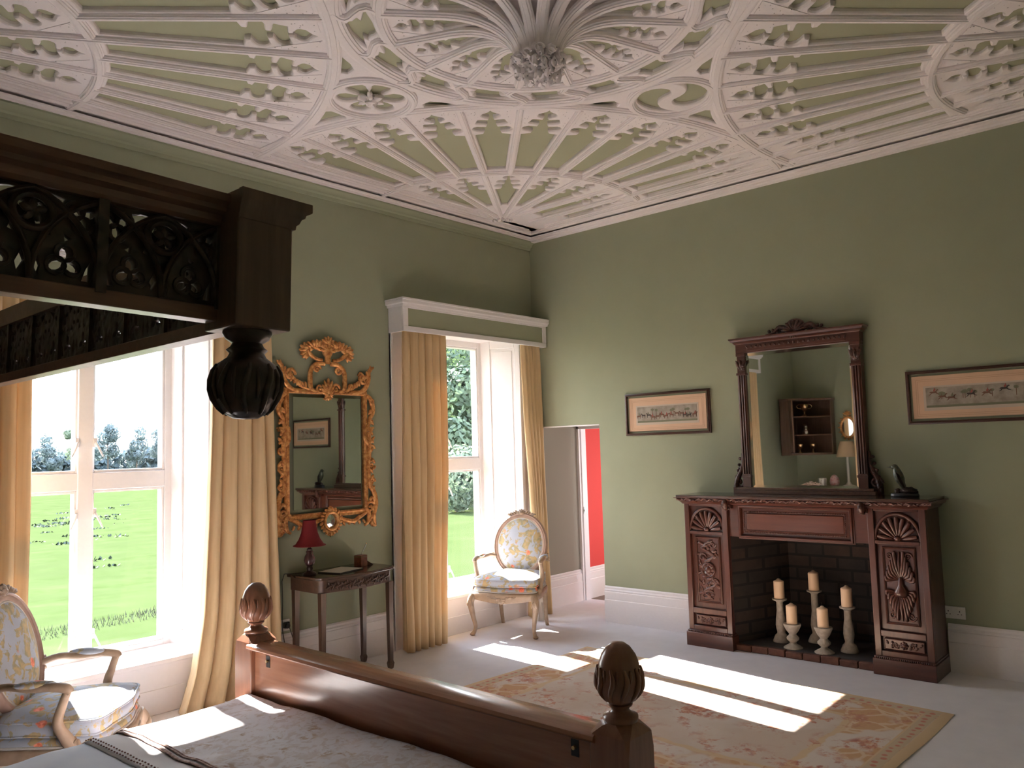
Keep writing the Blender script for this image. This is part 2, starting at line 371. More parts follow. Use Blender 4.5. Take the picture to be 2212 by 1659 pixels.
# ================================================================== windows
def window(k, c):
    w = sempty('window_%d' % k, (c, 0, 0))
    g = GZ; fo = .60; hm = .045; gz0, gz1, gz2, gz3 = .385, 1.455, 1.572, 2.695; gx = .54
    m = MB(); y0, y1 = g-.035, g+.05
    m.box(-fo, -gx, y0, y1, ZS-.02, ZT); m.box(gx, fo, y0, y1, ZS-.02, ZT); m.box(-gx, gx, y0, y1, ZS-.02, gz0); m.box(-gx, gx, y0, y1, gz3, ZT)
    m.build('frame', WHITE, w, bev=.006)
    m = MB(); m.box(-hm-.004, hm+.004, y0-.012, y1, gz0, gz3); m.build('mullion', WHITE, w, bev=.006)
    for sx in (-1, 1):
        m = MB(); m.box(sx*hm if sx > 0 else -gx, gx if sx > 0 else -hm, y0-.006, y1, gz1, gz2); m.build('transom', WHITE, w, bev=.006)
        for z0, z1 in ((gz0, gz1), (gz2, gz3)):
            a, b = (hm, gx) if sx > 0 else (-gx, -hm)
            m = MB(); q = .018
            m.box(a, a+q, y0+.006, y1-.01, z0, z1); m.box(b-q, b, y0+.006, y1-.01, z0, z1); m.box(a+q, b-q, y0+.006, y1-.01, z0, z0+q); m.box(a+q, b-q, y0+.006, y1-.01, z1-q, z1)
            m.build('casement', WHITE, w, bev=.004)
            m = MB(); m.quad((a+q, g+.01, z0+q), (b-q, g+.01, z0+q), (b-q, g+.01, z1-q), (a+q, g+.01, z1-q)); m.build('glass_pane', GLASS, w)
            for zz in ((.12, .86) if z0 < 1 else (.18,)):
                m = MB(); zc = z0+(z1-z0)*zz; xc = a+.012 if sx > 0 else b-.012
                m.box(xc-.012, xc+.012, y0-.022, y0+.004, zc-.03, zc+.03)
                m.tube([(xc, y0-.028, zc), (xc+sx*.012, y0-.04, zc-.03), (xc+sx*.042, y0-.045, zc-.095)], [.009, .008, .006], 8)
                m.build('window_handle', WHITE, w, bev=.002)
    m = MB(); m.hexa([(-OPI-.02, -.035, ZS-.03), (OPI+.02, -.035, ZS-.03), (fo, y0+.03, ZS-.03), (-fo, y0+.03, ZS-.03), (-OPI-.02, -.035, ZS), (OPI+.02, -.035, ZS), (fo, y0+.03, ZS+.004), (-fo, y0+.03, ZS+.004)])
    m.build('sill', WHITE, w, bev=.006)
    m = MB(); m.box(-OPI-.02, OPI+.02, -.012, .002, 0, ZS-.03); m.box(-OPI-.02, OPI+.02, -.02, 0, 0, .16); m.build('apron_panel', WHITE, w, bev=.004)
    m = MB(); m.hexa([(-OPI, -.005, ZT+.012), (OPI, -.005, ZT+.012), (OPO, y0+.03, ZT-.03), (-OPO, y0+.03, ZT-.03), (-OPI, -.005, ZT+.03), (OPI, -.005, ZT+.03), (OPO, y0+.03, ZT), (-OPO, y0+.03, ZT)]); m.build('reveal_soffit', WHITE, w)
    for sx in (-1, 1):                                    # panelled shutter linings on the splayed reveals
        p0 = Vector((sx*(OPI+.004), -.024, 0)); p1 = Vector((sx*(OPO-.002), y0+.03, 0)); d = p1-p0; L = d.length; d.normalize(); nrm = Vector((-sx*abs(d.y), -abs(d.x), 0)).normalized()
        Mx = Matrix(((d.x, 0, nrm.x, p0.x), (d.y, 0, nrm.y, p0.y), (0, 1, 0, 0), (0, 0, 0, 1)))
        m = MB(Mx)
        for u0, u1, v0, v1, t0 in ((0, L, ZS, ZT, .008), (0, .06, ZS, ZT, .02), (L-.13, L-.01, ZS, ZT, .02), (.06, L-.13, ZS, ZS+.1, .02), (.06, L-.13, ZT-.1, ZT, .02), (.09, L-.16, ZS+.13, ZT-.13, .014)):
            m.box(u0, u1, v0, v1, 0, t0)
        m.build('shutter_panel', WHITE, w, bev=.004)
    for sx in (-1, 1):
        m = MB(); a, b = sorted((sx*(OPI-.005), sx*.955)); e = .955*sx; i = sx*(OPI-.005)
        m.box(a, b, -.022, 0, 0, 2.72); m.box(*sorted((e, e-sx*.025)), -.034, 0, 0, 2.72); m.box(*sorted((i, i+sx*.03)), -.03, 0, 0, 2.72)
        m.build('casing', WHITE, w, bev=.004)
    return w
window(1, WCX[0]); window(2, WCX[1])
def pelmet(c, label, x1):
    p = thing('pelmet', label, 'pelmet', (c, 0, 2.675), 0, 'pelmets over the windows')
    hw = .957; h = .25; d = .2
    m = MB(); m.box(-hw, x1, -d, -d+.02, 0, .045); m.box(-hw, -hw+.055, -d, -d+.02, .045, h); m.box(x1-.055, x1, -d, -d+.02, .045, h); m.box(-hw+.055, x1-.055, -d, -d+.02, h-.05, h)
    m.box(-hw, -hw+.02, -d+.02, 0, 0, h); m.box(x1-.02, x1, -d+.02, 0, 0, h); m.box(-hw, x1, -d, 0, h-.015, h)
    m.build('frame', WHITE, p, bev=.003)
    m = MB(); m.box(-hw+.055, x1-.055, -d+.009, -d+.018, .045, h-.05); m.build('painted_panel', WALL, p)
    m = MB(); pr = [(0, 0), (0, -.03), (.012, -.03), (.016, -.012), (.03, -.004), (.03, .02), (.036, .024), (.036, .038), (0, .038)]
    P = [(-hw, 0, h-.005), (-hw, -d, h-.005), (x1, -d, h-.005), (x1, 0, h-.005)]
    if x1 < .9: P = [(-hw, 0, h-.005), (-hw, -d, h-.005), (x1+.0, -d, h-.005)]
    m.sweep(P[::-1], [(-a, b) for a, b in pr]); m.build('crown_moulding', WHITE, p)
    return p
pelmet(WCX[0], 'white framed pelmet box hidden behind the dark bed canopy', .957)
pelmet(WCX[1], 'white framed pelmet box with green inset panel beside the wall corner', .957)

# ================================================================== curtains
def curtain(name, label, rows, nf, seed, amp=.04, lining=None):
    """rows: (z, x0, x1, y) from top to bottom"""
    rows = sorted(rows, reverse=True); rnd = random.Random(seed)
    ph = [rnd.uniform(-.5, .5) for _ in range(40)]
    def at(z):
        for a, b in zip(rows, rows[1:]):
            if b[0] <= z <= a[0]:
                t = (a[0]-z)/(a[0]-b[0]) if a[0] != b[0] else 0; t = t*t*(3-2*t) if False else t
                return [a[k]*(1-t)+b[k]*t for k in range(4)]
        return rows[-1]
    zt, zb = rows[0][0], rows[-1][0]
    def fn(u, v):
        z = zt+(zb-zt)*v; _, x0, x1, y = at(z)
        u2 = u+.012*sin(7*u*pi+ph[0]*9+v*2.2)+.010*noise.noise(Vector((u*5, v*3, seed)))
        a = 2*pi*nf*u2+1.2*noise.noise(Vector((u*3.1, v*1.3, seed*3.7)))*min(1, v*2)
        w = amp*(.55+.65*v)*(1+.5*noise.noise(Vector((u*6, v*.8, seed+9))))
        yy = y+w*(sin(a)*.8+.25*sin(2*a+ph[3])+.3*sin(a*.5+ph[5]*6)*v)
        if v < .03: yy = y+(yy-y)*.7
        xx = x0+(x1-x0)*u+.012*cos(a)*(.5+v)
        return (xx, min(yy, -.018), z+(.012*sin(a) if v > .98 else 0))
    m = MB(); m.grid(fn, nf*12+1, 46)
    o = m.build(name, CURT, ang=180)
    d = o.modifiers.new('thickness', 'SOLIDIFY'); d.thickness = .004
    return tag(o, label, 'curtain', 'gold silk curtains at the windows')
curtain('curtain', 'gold silk curtain hanging left of the window, next to the console table', [(2.75, -1.885, -1.37, -.12), (1.5, -1.90, -1.385, -.125), (.7, -1.925, -1.44, -.13), (.015, -1.955, -1.50, -.16)], 6, 3)
curtain('curtain', 'narrow gold silk curtain in the wall corner behind the armchair', [(2.75, -.325, -.035, -.11), (1.9, -.29, -.03, -.11), (1.3, -.235, -.03, -.11), (.9, -.23, -.035, -.12), (.015, -.33, -.045, -.14)], 5, 5, .03)
curtain('curtain', 'wide gold curtain flaring onto the floor, left of the gilt mirror', [(2.75, -3.60, -3.16, -.12), (1.9, -3.62, -3.13, -.12), (1.2, -3.66, -3.12, -.13), (.6, -3.72, -3.12, -.16), (.25, -3.80, -3.13, -.19), (.012, -3.90, -3.14, -.22)], 5, 8, .058)
curtain('curtain', 'gold curtain partly behind the oval chair back, at the window over the bed', [(2.75, -5.22, -4.73, -.12), (1.5, -5.22, -4.735, -.12), (.012, -5.2, -4.76, -.15)], 6, 11)
m = MB(); m.grid(lambda u, v: (-.40+.09*u+.0*v, -.30+.03*sin(u*14)-.012*v+.14*(1-min(1, v*2.5)), .42-.41*v), 17, 14)
lin = m.build('curtain_lining', plain('lining_cloth', (.72, .66, .58), .8), ang=180); lin.modifiers.new('thickness', 'SOLIDIFY').thickness = .006
tag(lin, 'pale lining of the corner curtain gathered on the carpet behind armchair', 'curtain lining')
def spline(pts, n=10):
    P = [Vector(p) for p in pts]; out = []
    for i in range(len(P)-1):
        a = P[max(0, i-1)]; b = P[i]; c = P[i+1]; d = P[min(len(P)-1, i+2)]
        for k in range(n):
            t = k/n; out.append(.5*((2*b)+(c-a)*t+(2*a-5*b+4*c-d)*t*t+(3*b-a-3*c+d)*t*t*t))
    out.append(P[-1]); return out
# ================================================================== ceiling tracery
ZP0, ZP1 = 3.846, 3.8755; ZL = 3.834
FX0, FX1, FY0, FY1 = -.75, -5.85, -.30, -5.42; RO, RI = 2.56, 1.32
CC = Vector(((FX0+FX1)/2, (FY0+FY1)/2)); RC, RCI = 1.03, .80
cells = []; solid = []
def head(ri, re, sfun, tipw=1.0, hl=.40, n=5):
    """half outline (u, h) of a panel with a cusped pointed head"""
    L = []; uA = re-hl; sA = sfun(uA)
    L.append((ri, sfun(ri))); L.append((uA-.02, sfun(uA-.02))); k = hl/.52
    def arc(cu, ch, ru, rh, a0, a1):
        for i in range(n+1):
            a = radians(a0+(a1-a0)*i/n); L.append((uA+(cu+ru*cos(a))*k, sA*(ch+rh*sin(a))))
    L.append((uA+.0*k, sA*.50)); L.append((uA+.025*k, sA*.46)); L.append((uA+.03*k, sA*.62))
    arc(.098, .62, .066, .44, 165, 15)
    L.append((uA+.155*k, sA*.30)); L.append((uA+.178*k, sA*.28)); L.append((uA+.184*k, sA*.42))
    arc(.250, .46, .064, .46, 170, 20)
    L.append((uA+.300*k, sA*.17)); L.append((uA+.322*k, sA*.16)); L.append((uA+.33*k, sA*.32))
    arc(.385, .20, .052, .32, 160, 50)
    L.append((uA+.46*k, sA*.12)); L.append((uA+.495*k, 0))
    return L
def put(L, org, ang, rim):
    d = Vector((cos(ang), sin(ang))); e = Vector((-d.y, d.x)); o = Vector(org)
    P = [o+d*u+e*h for u, h in L]+[o+d*u-e*h for u, h in L[::-1][1:]]
    cells.append((rim, [P]))
def sector(o, r0, r1, a, b, n=6):
    f = lambda r, t: (o[0]+r*cos(t), o[1]+r*sin(t))
    return [f(r0, a+(b-a)*i/n) for i in range(n+1)]+[f(r1, b+(a-b)*i/n) for i in range(n+1)]
fans = [((FX0, FY0), pi, 1), ((FX1, FY0), 0, -1), ((FX0, FY1), pi, -1), ((FX1, FY1), 0, 1)]
ribs = []; fine = []
WB = .031
for (fx, fy), a0, sg in fans:
    dirs = [a0+sg*radians(9)*i for i in range(11)]
    for i in range(10):
        a = a0+sg*radians(9)*(i+.5)
        put(head(RI+.045, RO-.055, lambda r: max(.012, r*sin(radians(4.5))-WB*.92)), (fx, fy), a, sector((fx, fy), RI, RO, a-radians(4.5), a+radians(4.5)))
    for i in range(5):
        a = a0+sg*radians(18)*(i+.5)
        put(head(.42, RI-.045, lambda r: max(.010, r*sin(radians(9))-WB), hl=.36), (fx, fy), a, sector((fx, fy), .02, RI, a-radians(9), a+radians(9)))
    for i, a in enumerate(dirs):
        r0 = .10 if i % 2 == 0 else RI
        ribs.append(([(fx+cos(a)*r, fy+sin(a)*r) for r in (r0, RO)], .023))
    for R, w in ((RO, .05), (RI, .04)):
        n = 40; A = [a0+sg*radians(90+26)*i/n-sg*radians(8) for i in range(n+1)]
        P = [(fx+cos(a)*R, fy+sin(a)*R) for a in A]
        P = [p for p in P if XB < p[0] < -.10 and p[1] < -.10]
        ribs.append((P, w*.8))
    # straight panels beyond the fan, alongside the wall
    sx = 1 if a0 == pi else -1; sy = -1 if fy == FY0 else 1
    ang = radians(-90 if sy < 0 else 90)
    for j, off in enumerate((.125, .355)):
        x = fx+sx*off
        for (R0, R1, hl) in ((RI, RO, .46), (.0, RI, .38)):
            ri = (sqrt(R0*R0-off*off)+.075) if R0 else .25+off*.6; re = sqrt(R1*R1-off*off)-.10
            y0 = fy+sy*((RI-.02) if R0 else -.05); y1 = fy+sy*((RO+.0) if R0 else RI-.02)
            put(head(ri, re, lambda r: .088, hl=hl), (x, fy), ang, [(x-.115, y0), (x+.115, y0), (x+.115, y1), (x-.115, y1)])
    for off in (.24, .47):
        x = fx+sx*off; ribs.append(([(x, fy+sy*.15), (x, fy+sy*sqrt(RO*RO-off*off))], .032))
    xa, xb = sorted((fx+sx*.47, 0 if sx > 0 else XB)); ya, yb = sorted((fy-sy*.3, fy+sy*(RO+.03)))
    cells.append(([(xa, ya), (xb, ya), (xb, yb), (xa, yb)], []))
# centre rosace: sixteen panels round the pendant
for i in range(16):
    a = radians(22.5*(i+.5)+3); hw = radians(11.25)
    put(head(.24, RCI-.035, lambda r: max(.012, r*sin(radians(11.25))-.027), hl=.25), CC, a, sector(CC, .05, RCI, a-hw, a+hw))
# ring of curved cells between S-shaped bars
def sbar(t): return radians(3.5)*sin((t-.0)*2*pi)
for i in range(16):
    a0 = radians(22.5*i+3); a1 = a0+radians(22.5); L0 = []; L1 = []
    def pp(t, a): r = RCI+.035+(RC-RCI-.075)*t; return (CC.x+r*cos(a), CC.y+r*sin(a))
    g = radians(2.6)
    for k in range(11):
        t = k/10; c0 = radians(5.2) if k == 6 else (radians(1.4) if k in (5, 7) else 0); c1 = radians(5.2) if k == 4 else (radians(1.4) if k in (3, 5) else 0)
        e = radians((5.2, 2.2)[k if k < 2 else 10-k]) if k in (0, 1, 9, 10) else 0
        L0.append(pp(t, a0+sbar(t)+g+c0+e)); L1.append(pp(t, a1+sbar(t)-g-c1-e))
    def rr_(t, a): r = RCI+(RC-RCI)*t; return (CC.x+r*cos(a), CC.y+r*sin(a))
    R0 = [rr_(k/10, a0+sbar(k/10)) for k in range(11)]; R1 = [rr_(k/10, a1+sbar(k/10)) for k in range(11)]
    cells.append((R0+[rr_(1, a0+(a1-a0)*k/6) for k in range(1, 6)]+R1[::-1]+[rr_(0, a1+(a0-a1)*k/6) for k in range(1, 6)], [L0+L1[::-1]]))
rg = 96
for R, w in ((RC, .05), (RCI, .038)): ribs.append(([(CC.x+R*cos(2*pi*i/rg), CC.y+R*sin(2*pi*i/rg)) for i in range(rg)], w))
for i in range(16):
    a = radians(22.5*i+3); P = []
    for k in range(9):
        t = k/8; aa = a+sbar(t); r = RCI+(RC-RCI)*t; P.append((CC.x+r*cos(aa), CC.y+r*sin(aa)))
    fine.append((P, .024))
# spandrels between the rosace and the fans
def lobes(c, n, rl, dl, cusp, ph=0):
    for k in range(n): pass
    P = []
    for k in range(n):
        a = ph+2*pi*k/n; b = a-pi/n
        P.append((c[0]+cusp*cos(b), c[1]+cusp*sin(b)))
        for i in range(9):
            w = radians(-125+250*i/8); P.append((c[0]+dl*cos(a)+rl*cos(a+w), c[1]+dl*sin(a)+rl*sin(a+w)))
    return P
def pl(c, d, pts):                                         # local frame: d outward (towards the wall), e sideways
    e = Vector((-d.y, d.x)); return [tuple(Vector(c)+d*u+e*w) for u, w in pts]
sp = [(Vector((0, 1)), 0), (Vector((1, 0)), 1), (Vector((0, -1)), 0), (Vector((-1, 0)), 1)]
ros = []
COMMA = [(.21, .07), (.13, .165), (0, .205), (-.12, .185), (-.195, .09), (-.185, -.01), (-.115, -.06), (-.035, -.035), (-.015, .035), (.02, .095), (.10, .115)]
for d, kind in sp:
    c = CC+d*1.345; hl_ = []
    if kind == 0: hl_.append(lobes(c, 6, .070, .150, .085, .3)); ros.append(c)
    else:
        for s in (1, -1): hl_.append(pl(c, d, [(p.x, p.y) for p in spline([(s*u, s*(w+.012), 0) for u, w in COMMA]+[(s*.21, s*.082, 0)], 3)[:-1]]))
    ribs.append(([tuple(c+Vector((cos(2*pi*i/48), sin(2*pi*i/48)))*.262) for i in range(48)], .03))
    hl_.append(pl(c, d, [(.325, 0), (.325, .06), (.355, .085), (.42, .060), (.50, .03), (.60, 0), (.50, -.03), (.42, -.060), (.355, -.085), (.325, -.06)]))
    for s in (1, -1):
        hl_.append(pl(c, d, [(-.155, s*.285), (-.13, s*.33), (-.20, s*.44), (-.28, s*.54), (-.335, s*.62), (-.335, s*.55), (-.31, s*.45), (-.27, s*.35), (-.225, s*.29)]))
    e = Vector((-d.y, d.x))
    P = []
    aC = atan2(d.y, d.x); dh = atan2(FX0-CC.x, FY0-CC.y) if kind == 0 else atan2(FY0-CC.y, FX0-CC.x)
    for i in range(13): a = aC-dh+2*dh*i/12; P.append((CC.x+RC*cos(a), CC.y+RC*sin(a)))
    hx, hy = (FX0-CC.x, FY0-CC.y) if kind == 0 else (FY0-CC.y, FX0-CC.x)     # half spacing sideways, outward
    rim = [tuple(Vector(q)) for q in P]; R = hx-.014
    for sgn in (1, -1):
        A_ = []
        for i in range(11):
            t = i/10; fo = CC+d*hy+e*(sgn*hx); st = atan2(-hy, -sgn*hx); en = pi if sgn > 0 else 0
            if sgn > 0 and st < 0: st += 2*pi
            a = st+(en-st)*t; q = fo+e*(R*cos(a))+d*(R*sin(a)); A_.append(tuple(q))
        rim += A_ if sgn > 0 else A_[::-1]
    cells.append((rim, hl_))
# plain margins to the walls behind the fans
for (x0, x1, y0, y1) in ((XB, 0, FY0, 0), (XB, 0, YN, FY1)): cells.append(([(x0, y0), (x1, y0), (x1, y1), (x0, y1)], []))
from mathutils.geometry import delaunay_2d_cdt
def in_poly(x, y, L):
    c = False; n = len(L)
    for i in range(n):
        (x0, y0), (x1, y1) = L[i-1][:2], L[i][:2]
        if (y0 > y) != (y1 > y) and x < (x1-x0)*(y-y0)/(y1-y0)+x0: c = not c
    return c
def inset(L, d):
    n = len(L); ar = sum(L[i][0]*L[(i+1) % n][1]-L[(i+1) % n][0]*L[i][1] for i in range(n)); sg_ = 1 if ar > 0 else -1; out = []
    for i in range(n):
        p = Vector(L[i]); a = (p-Vector(L[i-1])); b = (Vector(L[(i+1) % n])-p); a = a.normalized() if a.length > 1e-9 else b.normalized(); b = b.normalized() if b.length > 1e-9 else a
        nn = Vector((-a.y-b.y, a.x+b.x))*sg_; nn = nn.normalized() if nn.length > 1e-6 else Vector((0, 0)); out.append(p+nn*d)
    return out
def cell_plate(name, cells, z0, z1, bev, mat):
    """flat plates cut by openings, the opening edges splayed like a hollow moulding"""
    m = MB()
    for rim, hh in cells:
        V = []; E = []
        for L in [rim]+hh:
            b = len(V); n = len(L); V += [Vector((q[0], q[1])) for q in L]; E += [(b+i, b+(i+1) % n) for i in range(n)]
        r = delaunay_2d_cdt(V, E, [], 0, 1e-6); keep = []
        for f in r[2]:
            cx, cy = sum(r[0][i].x for i in f)/3, sum(r[0][i].y for i in f)/3
            if in_poly(cx, cy, rim) and not any(in_poly(cx, cy, h) for h in hh): keep.append(tuple(f))
        m.add([(p.x, p.y, z0) for p in r[0]], keep)
        for L in hh:
            n = len(L); I = inset(L, bev); rows = [(L, z0), ([Vector(p)*.45+q*.55 for p, q in zip(L, I)], z0+bev*.35), (I, z0+bev*1.1), (I, z1)]
            for (A, za), (B, zb) in zip(rows, rows[1:]):
                m.add([(p[0], p[1], za) for p in A]+[(p[0], p[1], zb) for p in B], [(i, (i+1) % n, n+(i+1) % n, n+i) for i in range(n)])
    return m.build(name, mat, ang=50)
tr3 = struct(cell_plate('trim_3', cells, ZP0, ZP1, .011, PLASTER))
# moulded ribs on the plate
def ribprof(w, j=0):
    e = .00037*(j % 23)
    return [(-w, .006), (-w, -.004-e), (-w*.78, -.009-e), (-w*.74, -.015-e), (-w*.42, -.017-e), (-w*.36, -.022-e), (w*.36, -.022-e), (w*.42, -.017-e), (w*.74, -.015-e), (w*.78, -.009-e), (w, -.004-e), (w, .006)]
m = MB()
for j, (P, w) in enumerate(ribs):
    cl = len(P) in (96, 48); m.sweep([(x, y, ZP0) for x, y in P], ribprof(w, j*7), closed=cl)
m.build('moulded_ribs', PLASTER, tr3)
m = MB()
for j, (P, w) in enumerate(fine): m.sweep([(x, y, ZP0) for x, y in P], ribprof(w, j*5+2))
m.build('curved_bars', PLASTER, tr3)
# pitted spandrels beside the panel heads
m = MB()
def pit(org, a, r0, r1, hw):
    d = Vector((cos(a), sin(a))); e = Vector((-d.y, d.x)); o = Vector(org)
    for s in (1, -1):
        P = [o+d*r0+e*s*.03, o+d*r1+e*s*.03, o+d*r1+e*s*hw]
        m.add([(p.x, p.y, ZP0-.003) for p in P]+[(p.x, p.y, ZP0+.002) for p in P], [(0, 1, 2), (3, 5, 4), (0, 3, 4, 1), (1, 4, 5, 2), (2, 5, 3, 0)])
for (fx, fy), a0, sg in fans:
    for i in range(11): pit((fx, fy), a0+sg*radians(9)*i, RO-.36, RO-.065, .155)
    for i in range(1, 5): pit((fx, fy), a0+sg*radians(18)*i, RI-.24, RI-.055, .14)
for i in range(16): pit(CC, radians(22.5*i+3), RCI-.19, RCI-.045, .12)
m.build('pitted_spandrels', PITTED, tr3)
# pendant: fan of ribs curving down to a carved boss
m = MB()
for i in range(16):
    a = radians(22.5*i+3); P = []
    for k in range(15):
        t = k/14
        if t < .35: r = RCI-.01-(RCI-.47)*t/.35; z = ZP0
        else:
            q = (t-.35)/.65; r = .115+.355*(1-sin(q*pi/2)); z = ZP0-.205*(1-cos(q*pi/2))
        P.append((CC.x+r*cos(a), CC.y+r*sin(a), z))
    m.sweep(P, ribprof(.030, i*3), up=(0, 0, 1), mitre=False)
m.lathe([(.25, .0), (.20, -.03), (.16, -.07), (.13, -.12), (.11, -.17), (.10, -.21), (0, -.21)], 32, (CC.x, CC.y, ZP0+.002))
m.build('pendant_ribs', PLASTER, tr3)
m = MB(); rnd = random.Random(4)
m.lathe([(.10, .02), (.105, 0), (.095, -.05), (.07, -.085), (.03, -.10), (0, -.10)], 20, (CC.x, CC.y, 3.625))
for k in range(39):
    a = 2*pi*k/13+.24*(k//13); z = (3.605, 3.56, 3.53)[k//13]; r = (.116, .098, .055)[k//13]
    c = Vector((CC.x+r*cos(a), CC.y+r*sin(a), z+rnd.uniform(-.012, .012)))
    m.ell(c, (.030, .022, .034), 8, 6, Matrix.Rotation(a, 3, 'Z') @ Matrix.Rotation(rnd.uniform(-.8, .8), 3, 'X'), .9, k)
    P = [c+Vector((cos(a)*.02, sin(a)*.02, 0))+Vector((-sin(a), cos(a), 0))*(.026*cos(w)*(1-w/9))+Vector((0, 0, 1))*(.026*sin(w)*(1-w/9)) for w in [q*.6 for q in range(10)]]
    m.tube(P, [.007, .005], 6)
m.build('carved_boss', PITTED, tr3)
m = MB()
for c in ros:
    for k in range(6):
        a = .3+2*pi*k/6+pi/6; d = Vector((cos(a), sin(a), 0))
        m.ell(Vector((c.x, c.y, ZP0-.005))+d*.045, (.045, .018, .022), 8, 6, Matrix.Rotation(a, 3, 'Z'), .5, k)
    m.ell((c.x, c.y, ZP0-.02), (.04, .03, .03), 10, 6, None, .8, 3)
for (fx, fy), a0, sg in fans:
    for k in range(5):
        a = a0+sg*radians(22.5*k); m.ell((fx+cos(a)*.1, fy+sin(a)*.1, ZP0-.03), (.03, .02, .018), 8, 6, Matrix.Rotation(a, 3, 'Z'), .6, k)
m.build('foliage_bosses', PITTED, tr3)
# plain banding beside the walls
m = MB()
for off, w in ((.155, .02), (.205, .012)):
    m.sweep([(XB, -off, ZP0), (-off, -off, ZP0), (-off, YN, ZP0)], [(-w, .004), (-w, -.008), (-w*.4, -.018), (w*.4, -.018), (w, -.008), (w, .004)])
m.build('edge_banding', PLASTER, tr3)
# ================================================================== carving helpers
def scroll(m, c, r0, turns, tr, U=(1, 0, 0), V=(0, 0, 1), a0=0, n=26, hand=1, grow=.12, fl=1.0):
    c = Vector(c); U = Vector(U); V = Vector(V); P = []
    for i in range(n):
        t = i/(n-1); a = a0+hand*2*pi*turns*t; r = r0*(grow+(1-grow)*(1-t))
        P.append(c+U*(r*cos(a))+V*(r*sin(a)))
    m.tube(P, [tr, tr*.85, tr*.6], 7, fl=fl); m.ell(P[-1], (tr*.9, tr*.9, tr*.9), 8, 6)
def leaf(m, p, ang, L, w, th, U=(1, 0, 0), V=(0, 0, 1), seed=0):
    U = Vector(U); V = Vector(V); N = U.cross(V); d = U*cos(ang)+V*sin(ang); e = N.cross(d)
    R = Matrix((d, e, N)).transposed(); m.ell(Vector(p)+d*L*.5, (L*.5, w*.5, th), 8, 6, R, .35, seed, 9)
XV, ZV = (1, 0, 0), (0, 0, 1)
